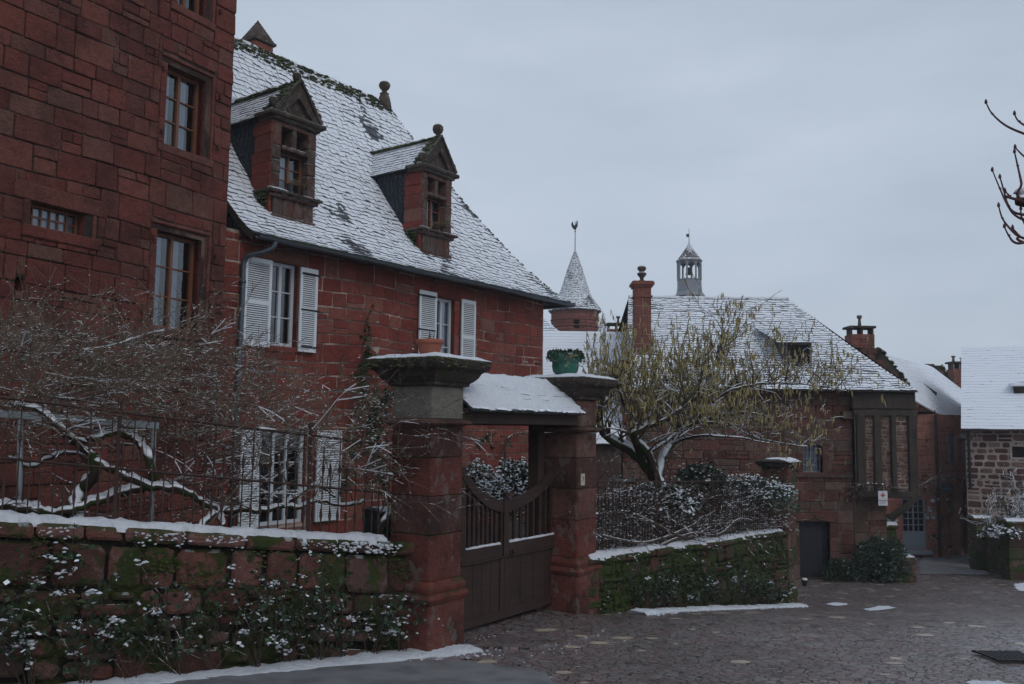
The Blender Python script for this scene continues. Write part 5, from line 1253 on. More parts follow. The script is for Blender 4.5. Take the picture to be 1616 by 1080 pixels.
# gable parapets (mossy)
def slabpoly(name, label, pts, Y, th, mat, moss=True, cat='gable'):
    A = [at(x, y, Y) for x, y in pts]; t = thing(name, label, cat, (A[0].x, Y, min(p.z for p in A)))
    mb = MB(); B = [p+V((0, th, 0)) for p in A]; n = len(A); mb.add(A+B, [tuple(range(n)), tuple(reversed(range(n, 2*n)))]+[(i, (i+1) % n, n+(i+1) % n, n+i) for i in range(n)], -1)
    x0, x1, z0, z1 = min(p.x for p in A), max(p.x for p in A), min(p.z for p in A), max(p.z for p in A)
    def inside(x, z):
        c_ = False
        for i in range(n):
            a, b_ = A[i], A[(i+1) % n]
            if (a.z > z) != (b_.z > z) and x < (b_.x-a.x)*(z-a.z)/(b_.z-a.z)+a.x: c_ = not c_
        return c_
    rg = random.Random(n+int(Y)); z = z0; Q = lambda u, v, o=0: V((u, Y-o, v))
    while z < z1:
        h = rg.uniform(.16, .28); x = x0
        while x < x1:
            w_ = rg.uniform(.2, .5)
            if all(inside(xx, zz) for xx in (x+.01, x+w_-.01) for zz in (z+.01, z+h-.01)): mb.stone(Q, x, x+w_-.015, z, z+h-.015, -.02, .035, rg.random(), .012, rg)
            x += w_
        z += h
    mb.build('wall', M[mat], t)
    if moss:
        mm = MB()
        for i in range(90): q_ = rg.random(); p_ = A[1].lerp(A[2], q_)+V((0, rg.uniform(-.05, th), .02)); mm.blob(p_, rg.uniform(.04, .11), None, rg, rg.random(), .4)
        mm.build('moss', M['moss'], t)
    return t
slabpoly('gable_wall', 'mossy red gable parapet stepping down from the broad chimney', [(1343, 548), (1388, 550), (1437, 608), (1437, 720), (1343, 720)], 36, .6, 'mossy_red')
slabpoly('gable_wall', 'grey mossy gable wall beside the twin-finial chimney', [(1474, 577), (1486, 577), (1528, 640), (1528, 700), (1474, 700)], 45.5, .5, 'mossy_red')
# ---- arch house
ar_ = thing('arched_house', 'salmon plastered house with snowy curved roof, tall arches and narrow shuttered windows', 'house', at(1470, 860, 38))
ea = [at(1425, 622, 35.5), at(1478, 652, 37.3), at(1527, 669, 41)]; ri = [at(1385, 556, 39), at(1470, 578, 44.5), at(1525, 620, 46)]
def pl(L, f): f *= len(L)-1; i = min(int(f), len(L)-2); return L[i].lerp(L[i+1], f-i)
AS = lambda a, s: pl(ea, a).lerp(pl(ri, a), s)
mb = MB(); tiles(mb, AS, 26, .06, .012, lambda s: (0, 1), seed=95, jit=.1, gap=0); sheet(mb, AS, lambda s: (0, .5), 6, drop=.03); sheet(mb, AS, lambda s: (.5, 1), 6, drop=.03); mb.build('roof', M['tilewhite'], ar_)
mb = MB(); a, b_, c = at(1453, 602, 40), at(1479, 620, 40), at(1475, 632, 39.5); mb.add([a, b_, c, at(1464, 615, 41)], [(0, 1, 2), (0, 3, 1)]); mb.build('roof_vent', M['timber'], ar_)
AL = Fr((0, 37.2), 90); pA = at(1478, 700, 37.2); AR = Fr((pA.x, 37.2), 58)
dd = (at(1424, 800, 37.2).x, at(1461, 800, 37.2).x, at(1440, 868, 37.2).z, at(1440, 787, 37.2).z)
mb = MB(); x0 = at(1395, 700, 37.2).x
ops = [dd]; backing(mb, AL, x0, pA.x, -6, at(1478, 650, 37.2).z, ops, depth=.3); masonry(mb, AL, x0, pA.x, -6, at(1478, 650, 37.2).z-.1, [dd], rh=(.25, .4), rw=(.4, .8), gap=.006, proud=.012, seed=97)
mb.quad(AL(x0, .3), AL(pA.x, .3), AL(pA.x, .85), AL(x0, 1.2), .4)
wA = [AR.uv(1497, 690), AR.uv(1508, 690), AR.uv(1500, 732)[1], AR.uv(1500, 686)[1]]; wB = [AR.uv(1520, 690), AR.uv(1529, 690), AR.uv(1524, 731)[1], AR.uv(1524, 690)[1]]
wA = (wA[0][0], wA[1][0], wA[2], wA[3]); wB = (wB[0][0], wB[1][0], wB[2], wB[3])
aA = (AR.uv(1496, 800)[0], AR.uv(1514, 800)[0], -6.2, AR.uv(1504, 757)[1]); aB = (AR.uv(1519, 800)[0], AR.uv(1532, 800)[0], -6.2, AR.uv(1526, 765)[1])
backing(mb, AR, 0, 8, -6.5, AR.uv(1500, 655)[1], [wA, wB, aA, aB], depth=.5); masonry(mb, AR, 0, 8, -6.5, AR.uv(1500, 655)[1], [wA, wB, aA, aB], rh=(.3, .45), rw=(.5, .9), gap=.006, proud=.01, seed=98)
for o in (aA, aB):   # pointed arch heads filling the corners of the openings
    um = (o[0]+o[1])/2; H_ = (o[1]-o[0])*1.3
    for s in (-1, 1):
        for i in range(8):
            f0, f1 = i/8, (i+1)/8; e = um+s*(o[1]-o[0])/2; xx = lambda f: um+s*(o[1]-o[0])/2*(1-f**2.2)
            mb.hexa([AR(e, o[3]-H_*(1-f0), -.4), AR(xx(f0), o[3]-H_*(1-f0), -.4), AR(xx(f1), o[3]-H_*(1-f1), -.4), AR(e, o[3]-H_*(1-f1), -.4), AR(e, o[3]-H_*(1-f0), .03), AR(xx(f0), o[3]-H_*(1-f0), .03), AR(xx(f1), o[3]-H_*(1-f1), .03), AR(e, o[3]-H_*(1-f1), .03)], .5)
mb.build('wall', M['arch'], ar_)
mb = MB()
for o in (aA, aB): mb.pbox(AR, o[0], o[1], o[2], o[3], -1.4, -.5)
mb.build('archway_shade_block', M['dark'], ar_)  # solid blocks behind the arches, their shade painted as near-black
for o in (wA, wB):
    window(ar_, AR, *o, rec=-.12, fw=.05, leaves=1, rows=3, mat='blueshut')
    s = MB(); s.pbox(AR, o[0]-.1, o[0]+.12, o[2], o[3], .02, .06); s.build('shutter', M['blueshut'], ar_)
w_ = window(ar_, AL, dd[0], dd[1], lerp(dd[2], dd[3], .33), dd[3], rec=-.1, fw=.06, leaves=2, rows=5, cols=2, mat='paledoor', name='door_glazing', bar=.035)
mb = MB(); mb.pbox(AL, dd[0], dd[1], dd[2], lerp(dd[2], dd[3], .33), -.16, -.1); mb.pbox(AL, dd[0]+.05, dd[1]-.05, dd[2]+.08, lerp(dd[2], dd[3], .33)-.06, -.1, -.09); mb.pbox(AL, dd[0]-.1, dd[1]+.1, dd[2]-.15, dd[2]-.01, -.1, .3); mb.build('door', M['paledoor'], ar_)
mb = MB(); x = at(1477, 700, 37).x; mb.tube([V((x, 36.95, at(1477, 655, 37).z)), V((x, 36.95, -5.5))], .06, 8); x = at(1530, 700, 36).x; mb.build('downpipe', M['timber'], ar_)
for i, (x, y, nm) in enumerate(((1468, 804, 'topmost of the three white letter boxes beside the glazed door'), (1463.5, 815.5, 'lower left white letter box beside the glazed door'), (1472.5, 815.5, 'lower right white letter box beside the glazed door'))):
    p = at(x, y, 37.1); mb = MB(); Q = lambda u, v, o=0: V((p.x+u, 37.15-o, p.z+v)); mb.stone(Q, -.07, .07, -.11, .11, 0, .08, .5, .01); t = thing('letter_box', nm, 'letter box', p, 'letter boxes'); mb.build('box', M['signwhite'], t); m2 = MB(); m2.pbox(Q, -.04, .04, .02, .1, .081, .086); m2.build('slot', M['black'], t)
p = at(1472, 791, 37.0); mb = MB(); mb.lathe(p, [(.02, -.08), (.08, -.06), (.09, 0), (.07, .07), (.01, .09)], 10); tag(mb.build('wall_lamp', M['signwhite'], None, p, True), 'small white globe lamp on the salmon wall above the letter boxes', 'lamp')
# dark shop sign and tourist sign
p = at(1494, 770, 36.2); Q = lambda u, v, o=0: V((p.x+u, 36.2-o, p.z+v)); t = thing('hanging_sign', 'dark navy sign with pale lettering hanging before the first arch', 'sign', p); mb = MB(); mb.pbox(Q, -.23, .23, -.2, .14, 0, .03); mb.tube([Q(-.2, .14, .01), Q(-.1, .2, .01), Q(.1, .2, .01), Q(.2, .14, .01)], .015, 4); mb.tube([Q(-.1, .2, .01), Q(-.1, .2, -1.2)], .02, 4); bo = mb.build('board', M['signdark'], t)
text_on(Q, 0, .05, .032, 'LE', .08, M['signtext'], bo); text_on(Q, 0, -.06, .032, 'CANTOU', .1, M['signtext'], bo)
p = at(1393, 787, 27.2); Q = lambda u, v, o=0: V((p.x+u, 27.2-o, p.z+v)); t = thing('information_sign', 'white two-panel sign with red diamond emblem hung under the timber jetty', 'sign', p)
mb = MB(); mb.pbox(Q, -.14, .14, -.04, .23, 0, .02); mb.pbox(Q, -.14, .14, -.21, -.06, 0, .02); bo = mb.build('panel', M['signwhite'], t); mb = MB(); mb.tube([Q(-.1, .23, .01), Q(-.1, .5, -.1)], .01, 4); mb.tube([Q(.1, .23, .01), Q(.1, .5, -.1)], .01, 4); mb.build('bracket', M['iron'], t)
mb = MB(); st_ = [(.0, .085), (.03, .03), (.085, 0), (.03, -.03), (0, -.085), (-.03, -.03), (-.085, 0), (-.03, .03)]; mb.add([Q(x, y+.1, .022) for x, y in st_], [tuple(range(8))]); mb.add([Q(x*1.0, y+.1, .0215) for x, y in ((0, .06), (.06, 0), (0, -.06), (-.06, 0))], [(0, 1, 2, 3)]); mb.build('emblem', M['signred'], bo)
mb = MB()
for k in range(3): mb.pbox(Q, -.1, .1-.03*k, -.1-.035*k, -.085-.035*k, .0205, .022)
mb.build('text_lines', M['signtext'], bo)
# ---- right stone house
RS = Fr(at(1524, 720, 34), 118); rh = thing('stone_cottage', 'stone cottage at the right edge, coarse pale-jointed walls under a thick white roof', 'house', RS(3, -4.7, -2))
REa = at(1540, 675, 33.8).z; RRi = at(1528, 547.5, 39).z; mb = MB(); backing(mb, RS, 0, 9, -5, REa+.1, [(1.55, 1.95, -.95, -.55)]); masonry(mb, RS, 0, 9, -5, REa+.05, [(1.5, 2.0, -1.0, -.5)], rh=(.15, .3), rw=(.18, .5), gap=.04, proud=.02, seed=101, jitter=.015, b=.015, cut=.05)
RSs = lambda u, v, o=0: RS(0-o, v, -u); backing(mb, RSs, 0, 8, -5, REa+.1); masonry(mb, RSs, .02, 8, -5, REa, (), rh=(.15, .3), rw=(.18, .5), gap=.035, seed=102, jitter=.015)
mb.add([RS(0, REa, 0), RS(0, REa, -11), RS(0, RRi, -5.8)], [(0, 1, 2)], .5); mb.build('wall', M['rubble2'], rh)
mb = MB(); RR = lambda a, s: RS(a, lerp(REa-.06, RRi, s), lerp(.4, -5.8, s)); tiles(mb, RR, 30, .5, .012, lambda s: (-.12, 9), seed=103, jit=.2, gap=0); tiles(mb, lambda a, s: RS(a, lerp(REa-.06, RRi, s), lerp(-12, -5.8, s)), 20, .4, .012, lambda s: (-.12, 9), seed=104); mb.build('roof', M['tilewhite'], rh)
mb = MB(); sheet(mb, RR, lambda s: (-.1, 9), 4, drop=.03); mb.pbox(RS, -.12, 9, REa-.12, REa-.05, 0, .4); mb.build('eaves', M['timber'], rh)
mb = MB(); u, v = RS.uv(1600, 620, -1.9); mb.pbox(RS, u, u+.5, v-.05, v+.25, -2.8, -2.0); vt_ = mb.build('roof_vent', M['timber'], rh); mb = MB(); mb.hexa([RS(a, z, o) for z, o in ((v+.25, -1.8), (v+.55, -3.6)) for a in (u-.12, u+.6)]+[RS(a, z+.05, o) for z, o in ((v+.25, -1.8), (v+.55, -3.6)) for a in (u-.12, u+.6)]); mb.build('vent_hood', M['snow'], vt_)
dk = MB(); dk.pbox(RS, 1.5, 2.0, -1.0, -.5, -.5, -.2); dk.build('window', M['dark'], rh)
mb = MB(); mb.tube([RS(.12, REa-.1, .15), RS(.12, -2.2, .1)], .05, 8); mb.build('downpipe', M['iron'], rh)
mb = MB(); p = RS(-.1, -.28, .45); mb.lathe(p, [(.02, .18), (.1, .12), (.17, .02), (.16, -.02), (.05, -.1)], 10); mb.tube([p+V((0, 0, .15)), p+V((0, 0, .25)), RS(.1, -.03, .0)], .015, 5); tag(mb.build('street_lamp', M['iron'], None, p), 'dark bracket lamp on the left corner of the rubble stone cottage', 'lamp')
# ---- right mossy wall with pillars
pA, pB = gpix(1556, 900), gpix(1600, 915); dv = (pB-pA); RW = Fr(pA, math.degrees(math.atan2(dv.x, dv.y))); LW_ = dv.length
RW.n = -RW.n if RW.n.dot(V((0, -1, 0)))+RW.n.dot(V((-1, 0, 0))) < 0 else RW.n
t = thing('mossy_wall', 'low green mossy wall between two pillars at the right edge of the lane', 'wall', pA)
za, zb5 = at(1560, 843, pA.y).z, at(1600, 852, pB.y).z; topR = lambda u: lerp(za, zb5, u/LW_); PR = lambda u, v, o=0: RW(u, v+topR(u), o)
mb = MB(); masonry(mb, PR, 0, LW_, -2.6, 0, (), rh=(.15, .25), rw=(.2, .5), gap=.015, proud=.05, seed=111); mb.pbox(PR, 0, LW_, -2.6, 0, -.4, 0, .5); mb.build('stonework', M['garden2'], t)
mb = MB(); snow_run(mb, [PR(0, 0, -.15), PR(LW_, 0, -.15)], (.22, .25), RW.n, .08, seed=33, rag=.05); mb.build('snow_coping', M['snow'], t, smooth=True)
for (lab, px0, px1, pyt, pyb, Y) in (('stone pillar with snow at the far end of the mossy lane wall', 1537, 1561, 817, 900, pA.y), ('stone pillar cut by the right edge of the view, near end of the mossy wall', 1589, 1640, 822, 922, pB.y)):
    a, b_ = at(px0, pyb, Y), at(px1, pyb, Y); zt6 = at(px0, pyt, Y).z; wd = b_.x-a.x; t = thing('wall_pillar', lab, 'pillar', a); Q = lambda u, v, o=0: V((a.x+u, Y-.2-o, v)); mb = MB(); n = 6
    for k in range(n): mb.stone(Q, 0, wd, lerp(a.z-.3, zt6-.1, k/n)+.003, lerp(a.z-.3, zt6-.1, (k+1)/n)-.003, -.5, 0, rng.random(), .02, rng, .03, .01)
    mb.stone(Q, -.06, wd+.06, zt6-.1, zt6, -.56, .06, .4, .02); mb.build('shaft', M['garden2'], t)
    mb = MB(); snow_run(mb, [Q(-.04, zt6, -.25), Q(wd+.04, zt6, -.25)], (.28, .3), V((0, -1, 0)), .07, seed=int(px0), rag=.02); mb.build('snow_cap', M['snow'], t, smooth=True)
# low wall & planter by the bush
t = thing('low_wall', 'short low dark wall right of the round bush with snow on its end', 'wall', gpix(1430, 918)); a = gpix(1400, 917); b_ = gpix(1446, 920); Y = b_.y; Q = lambda u, v, o=0: V((a.x+u, Y-o, v)); wd = b_.x-a.x; zt7 = at(1440, 881, Y).z
mb = MB(); masonry(mb, Q, 0, wd, a.z-.3, zt7, (), rh=(.15, .22), rw=(.2, .4), seed=5); mb.pbox(Q, 0, wd, a.z-.3, zt7, -1.2, 0, .5); SQ = lambda u, v, o=0: V((a.x+wd+o, Y+u, v)); masonry(mb, SQ, 0, 1.2, a.z-.3, zt7, (), rh=(.15, .22), rw=(.2, .4), seed=6); mb.build('stonework', M['garden'], t)
mb = MB(); snow_run(mb, [Q(wd*.6, zt7, -.5), Q(wd+.02, zt7, -.5)], (.5, .5), V((0, -1, 0)), .05, seed=77, rag=.03); mb.build('snow_cap', M['snow'], t, smooth=True)
p = at(1405, 872, 29.6); p.z = gz(p.x, p.y); Y = p.y; PH = at(1405, 829, 29.6).z-p.z; t = thing('stone_planter', 'stone plinth planter heaped with snowy plants in front of the recessed wall', 'planter', p); Q = lambda u, v, o=0: V((p.x+u, Y-o, p.z+v)); mb = MB(); [mb.stone(Q, -.24, .24, lerp(-.1, PH-.12, k/4), lerp(-.1, PH-.12, (k+1)/4)-.005, -.48, 0, k*.3, .03) for k in range(4)]; mb.stone(Q, -.3, .3, PH-.12, PH, -.54, .06, .6, .03); mb.build('plinth', M['garden2'], t)
mb = MB(); snow_run(mb, [Q(-.28, PH, -.25), Q(.28, PH, -.25)], (.26, .28), V((0, -1, 0)), .09, seed=7, rag=.03); mb.build('snow_cap', M['snow'], t, smooth=True)
mb = MB()
for i in range(300): d = V((rng.gauss(0, .5), rng.gauss(0, .5), 1)).normalized(); leafq(mb, Q(rng.uniform(-.25, .25), PH+.02, -.25), d, rng.uniform(.15, .4), rng, w=.06)
mb.build('grasses', M['leafy'], t)
p = gpix(1437, 868); mb = MB(); mb.tube([p, p+V((0, 0, .75))], .02, 6); mb.lathe(p+V((0, 0, .75)), [(.03, 0), (.03, .04), (0, .06)], 6)
q0 = p+V((0, 0, .68)); q1 = q0+V((1.2, .2, 0)); mb.tube([q0.lerp(q1, f)-V((0, 0, .25*4*f*(1-f))) for f in [i/8 for i in range(9)]], .012, 4); mb.tube([q1, q1-V((0, 0, .72))], .02, 6)
tag(mb.build('chain_barrier', M['iron'], None, p), 'thin iron posts with a slack chain before the pale glazed door', 'barrier')
# step by the arch house
# ================================================================== VEGETATION
def blobs_on(mb, pts, rs, rng, p=.3, k=1.0, mn=.012, mx_=.05):
    for i, q in enumerate(pts[1:-1]):
        if rng.random() < p: mb.blob(q+V((0, 0, rs[i]*.8)), min(mx_, max(mn, rs[i]*k*rng.uniform(.7, 2.0))), None, rng, jit=.45)
def limb_snow(ms, P_, rs, rng, k=.78, mn=.014, gap=-.3):
    """ridge of snow lying along a limb, broken by gaps and missing where the limb is steep"""
    run = []; m = len(P_)
    def flush():
        if len(run) > 2: ms.tube([a+V((0, 0, r_*k)) for a, r_ in run], [.006]+[max(mn, r_*.7)*rng.uniform(.7, 1.25) for _, r_ in run[1:-1]]+[.006], 7, .5, False)
    for i, q in enumerate(P_):
        j = min(i+1, m-1); sl_ = abs((P_[j]-P_[max(0, i-1)]).normalized().z)
        if sl_ < .86 and noise.noise(q*3+V((0, 0, gap*9)))+.4*noise.noise(q*11) > gap: run.append((q, rs[i]))
        else: flush(); run = []
    flush()
# ---- hazel with catkins
TY = 16.6
def tp(x, y, dy=0): return at(x, y, TY+dy)
hz = thing('hazel_tree', 'leaning bare tree hung with yellow green catkins, snow along its limbs, behind the right fence', 'tree', tp(1052, 900))
rng = random.Random(2024)
limbs = [
 ([(1054, 905), (1048, 800), (1036, 758), (1015, 728), (988, 706), (962, 693), (949, 676), (940, 645)], .17, .05, 0),
 ([(1046, 780), (1032, 745), (1022, 715), (1003, 690), (998, 668)], .1, .05, -.4),
 ([(1015, 728), (1004, 700), (1002, 684), (1022, 672), (1048, 664), (1075, 645), (1096, 628), (1115, 600)], .085, .02, -.8),
 ([(1038, 760), (1046, 722), (1062, 700), (1080, 678), (1102, 664), (1140, 655), (1185, 652), (1222, 662)], .095, .02, .5),
 ([(962, 693), (946, 668), (944, 640), (962, 612), (990, 592)], .05, .015, .6),
 ([(1100, 664), (1118, 640), (1150, 618), (1188, 607), (1230, 605), (1285, 608), (1335, 617)], .04, .01, -.5),
 ([(1062, 700), (1090, 690), (1130, 688), (1170, 692), (1215, 700)], .035, .01, -1),
 ([(1022, 715), (1060, 690), (1100, 660), (1145, 625), (1190, 606)], .045, .012, .9),
 ([(998, 668), (985, 640), (975, 610), (968, 580)], .04, .01, -.5),
 ([(1048, 664), (1058, 640), (1062, 600), (1058, 575)], .035, .01, .4),
 ([(1115, 600), (1128, 575), (1135, 550), (1142, 528)], .02, .006, -.8),
 ([(1102, 664), (1150, 672), (1190, 690), (1240, 700), (1275, 705)], .03, .008, .8)]
mt = MB(); mc = MB(); ms = MB(); tw = MB(); LP = []
for pts, r0, r1, dy in limbs:
    n = len(pts); P_ = spoly([tp(x, y, dy*min(1, i/2)) for i, (x, y) in enumerate(pts)], 5); m = len(P_)
    rs = [lerp(r0, r1, (i/(m-1))**.8)*(1+.12*noise.noise(P_[i]*6)) for i in range(m)]; P_ = [q+rdir(rng)*.012 for q in P_]
    mt.tube(P_, rs, 8, rng.random(), False); LP.append((P_, rs)); limb_snow(ms, P_, rs, rng)
def catkins(pts, dens):
    if pts and pts[0].z < .05: dens *= .12 if pts[0].x < 4.6 else .55
    for a, b_ in zip(pts, pts[1:]):
        k = (b_-a).length*dens; k = int(k)+(rng.random() < k-int(k))
        for _ in range(k):
            p = a.lerp(b_, rng.random())+V((rng.uniform(-.02, .02), rng.uniform(-.02, .02), 0))
            for _2 in range(rng.randint(1, 3)):
                L = rng.uniform(.05, .13); q = p+V((rng.uniform(-.025, .025), rng.uniform(-.02, .02), -L)); mc.tube([p, p.lerp(q, .4), q], [.005, .0095, .006], 3, rng.random(), False)
for P_, rs in LP:
    for i in range(3, len(P_)):
        for _ in range(2 if rs[i] < .06 else 1):
            if rng.random() < .4: continue
            d = (V((rng.uniform(-.6, .9), rng.uniform(-.6, .6), rng.uniform(.1, 1.0)))).normalized(); T_ = []
            if P_[i].z < -.4 and rng.random() < .6: continue
            grow(tw, P_[i], d, rng.uniform(.35, .85), rs[i]*.3+.006, 2, rng, up=.15, wig=.45, nb=(1, 3), rmin=.004, tips=T_, seg=.12, down=.5)
            for pts, r_, dep in T_:
                catkins(pts[1:], 4.5 if dep else 2); limb_snow(ms, pts, r_, rng, 1.0, .006, .1)
# long upright shoots
for _ in range(125):
    x = rng.choice([rng.uniform(925, 1140)]*5+[rng.uniform(1150, 1330)]); y = rng.uniform(600, 665) if x < 1150 else rng.uniform(606, 625); p = tp(x, y, rng.uniform(-1, 1)); T_ = []
    H_ = rng.uniform(.5, 1.35) if x < 1150 else rng.uniform(.25, .5)
    grow(tw, p, V((rng.uniform(-.15, .3), rng.uniform(-.2, .2), 1)), H_, .008, 1, rng, up=.3, wig=.12, nb=(0, 3), rmin=.0035, tips=T_, ang=(.2, .6), shrink=(.3, .5))
    for pts, r_, dep in T_: catkins(pts[1:], 10.0)
for _ in range(850):  # outer sprays hanging with catkins
    P_, rs = rng.choice(LP[2:]); q = rng.choice(P_)+V((rng.gauss(.2, .45), rng.gauss(0, .4), rng.gauss(.16, .30)))
    if q.z < .1 and q.x < 4.8: continue
    e = q+V((rng.uniform(-.2, .2), rng.uniform(-.2, .2), rng.uniform(-.12, .08))); tw.tube([q, e], [.004, .003], 3, rng.random(), False); catkins([q, e], 17.0)
mt.build('trunk', M['bark'], hz, smooth=True); tw.build('twigs', M['hazelbark'], hz); mc.build('catkins', M['catkin'], hz); ms.build('snow', M['snow'], hz, smooth=True)

# ---- left garden: gnarled climber on a pergola, with its thicket of canes
def fp(x, y, off=-.6): u, v = FW.uv(x, y, off); return FW(u, v, off)
pg = thing('garden_pergola', 'pale grey metal garden frame carrying the snowy climber behind the left fence', 'pergola', fp(232, 850))
mb = MB(); a, b_ = fp(-60, 648), fp(250, 672); D = V((0, 0, .035)); N_ = FW.n*.03; mb.hexa([a-D-N_, b_-D-N_, b_-D+N_, a-D+N_, a+D-N_, b_+D-N_, b_+D+N_, a+D+N_]); mb.build('top_rail', M['galv'], pg)
for x0, y0, x1, y1 in ((243, 672, 236, 900), (32, 655, 30, 900)):
    mb = MB(); mb.tube([fp(x0, y0), fp(x1, y1)], .028, 8); mb.build('post', M['galv'], pg, smooth=True)
rng = random.Random(7)
cl = thing('gnarled_climber', 'old twisting climber with thick snow lined limbs trained behind the left fence', 'climber', fp(130, 860))
mt = MB(); ms = MB()
Lm = [([(122, 900), (125, 840), (118, 800), (132, 770), (152, 745), (146, 715)], .085, .05, -.7), ([(-60, 800), (0, 799), (40, 803), (75, 808), (110, 806), (150, 790), (190, 778), (236, 768)], .055, .05, -.62),
 ([(236, 768), (285, 772), (315, 790), (345, 806), (350, 830)], .045, .03, -.58), ([(242, 765), (238, 730), (222, 700), (205, 688), (178, 682), (150, 692), (128, 695)], .05, .03, -.6),
 ([(240, 770), (200, 752), (165, 735), (140, 715), (110, 690), (85, 668), (60, 645), (20, 640)], .045, .025, -.5), ([(300, 862), (312, 838), (335, 812), (372, 805), (410, 806), (445, 798), (478, 775), (505, 768), (530, 785)], .045, .02, -.65),
 ([(600, 860), (606, 822), (625, 795), (652, 768), (675, 762)], .04, .025, -.5), ([(445, 798), (470, 800), (500, 790), (545, 798), (575, 790)], .03, .015, -.5), ([(150, 745), (130, 720), (95, 715), (50, 735), (10, 722)], .03, .015, -.75)]
VL = []
for pts, r0, r1, off in Lm:
    P_ = spoly([fp(x, y, off+.12*math.sin(i*1.7)) for i, (x, y) in enumerate(pts)], 6); m = len(P_); P_ = [q+rdir(rng)*.014 for q in P_]
    rs = [lerp(r0, r1, i/(m-1))*(1+.2*noise.noise(P_[i]*9)) for i in range(m)]; mt.tube(P_, rs, 8, rng.random(), False); VL.append((P_, rs))
    run = []   # snow ridge lying on the limb, with gaps
    for i, q in enumerate(P_):
        j = min(i+1, m-1); sl_ = abs((P_[j]-P_[max(0, i-1)]).normalized().z)
        if sl_ < .82 and noise.noise(q*3) > -.35: run.append((q, rs[i]))
        else:
            if len(run) > 2: ms.tube([a+V((0, 0, r_*.75)) for a, r_ in run], [.008]+[max(.02, r_*.72)*rng.uniform(.8, 1.2) for _, r_ in run[1:-1]]+[.008], 7, .5, False)
            run = []
    if len(run) > 2: ms.tube([a+V((0, 0, r_*.75)) for a, r_ in run], [.008]+[max(.02, r_*.72)*rng.uniform(.8, 1.2) for _, r_ in run[1:-1]]+[.008], 7, .5, False)
mt.build('trunk', M['bark'], cl, smooth=True); ms.build('snow', M['snow'], cl, smooth=True)
tw = MB(); sb = MB()
for P_, rs in VL:
    for i in range(2, len(P_), 3):
        if rng.random() < .5: continue
        T_ = []; grow(tw, P_[i], V((rng.uniform(-1, 1), rng.uniform(-.5, .5), rng.uniform(-.1, 1))), rng.uniform(.3, .8), .009, 1, rng, wig=.4, nb=(1, 3), rmin=.004, tips=T_, down=.8)
        for pts, r_, dep in T_: blobs_on(sb, pts, r_, rng, .3, 1.3, .009, .022)
tw.build('shoots', M['twigbr'], cl); sb.build('shoot_snow', M['snow'], cl)
def thicket(name, label, regions, seed, n, mat, L=(.4, 1.0), snowp=.14, cat='shrub', lean=.3, rr=.0042, up=.0, down=.5, offr=(-2.0, -.2), lev=2):
    """regions: (x0, x1, ytop(x), ybottom(x)) as seen in the left garden plane"""
    rng = random.Random(seed); x0, x1, yt, yb = regions; t = thing(name, label, cat, fp((x0+x1)/2, yb((x0+x1)/2)+40, sum(offr)/2)); tw = MB(); sn = MB()
    for _ in range(n):
        x = rng.uniform(x0, x1); f = rng.random()**.8; y = lerp(yb(x), yt(x)+18, f); off = rng.uniform(*offr); p = fp(x, y, off); T_ = []
        d = V((rng.gauss(lean, .7), rng.gauss(0, .35), rng.uniform(-.05, .8))).normalized()
        grow(tw, p, d, rng.uniform(*L)*.8, rr*rng.uniform(.8, 1.5), lev, rng, up=up, wig=.3, nb=(1, 3), rmin=.003, tips=T_, down=down, seg=.11, shrink=(.4, .75), sides=(4, 3, 3, 3, 3, 3))
        for pts, r_, dep in T_: blobs_on(sn, pts, r_, rng, snowp, 1.7, .007, .02)
    for _ in range(int(n*.06)):   # longer snow lined canes sweeping through the tangle
        x = rng.uniform(x0, x1-40); p = fp(x, lerp(yb(x), yt(x)+30, rng.random()), rng.uniform(offr[0]*.6, offr[1])); T_ = []
        grow(tw, p, V((rng.gauss(.9, .4), rng.gauss(0, .2), rng.uniform(.0, .7))), rng.uniform(.4, .95), .006, 1, rng, wig=.4, nb=(2, 4), rmin=.003, tips=T_, down=.9, seg=.12, shrink=(.3, .5), sides=(5, 3, 3, 3, 3, 3))
        for pts, r_, dep in T_: limb_snow(sn, pts, r_, rng, 1.0, .0055, .0)
    tw.build('canes', M[mat], t); sn.build('snow', M['snow'], t); return t
yt1 = lambda x: interp(x, [(-40, 515), (60, 500), (200, 520), (290, 500), (370, 545), (430, 600), (480, 640)]); yb1 = lambda x: interp(x, [(-40, 700), (150, 690), (300, 740), (430, 730), (480, 700)])
thicket('cane_thicket', 'dense grey brown tangle of bare arching canes dusted with snow, left above the pergola', (-60, 430, yt1, yb1), 17, 560, 'twig', L=(.35, .9), snowp=.26, down=.6)
yt2 = lambda x: interp(x, [(380, 640), (470, 640), (540, 600), (620, 640), (700, 690)]); yb2 = lambda x: interp(x, [(380, 800), (700, 790)])
thicket('bare_shrub', 'loose bare shrub with long arching whips in front of the left gate pier', (400, 690, yt2, yb2), 19, 120, 'twig', L=(.5, 1.1), snowp=.13, down=.9, offr=(-.9, .12), lev=2)
thicket('bare_shrub', 'dark brown bare shrub left of the ground floor shutters of the stone house', (240, 400, lambda x: 640, lambda x: 830), 23, 110, 'twigbr', L=(.4, .9), snowp=.08, offr=(-2.4, -1.0), lev=2)
t = thing('arching_rose', 'single long snow lined rose cane arching over to the left gate pier', 'rose', fp(520, 840, -.4)); mb = MB(); ms = MB()
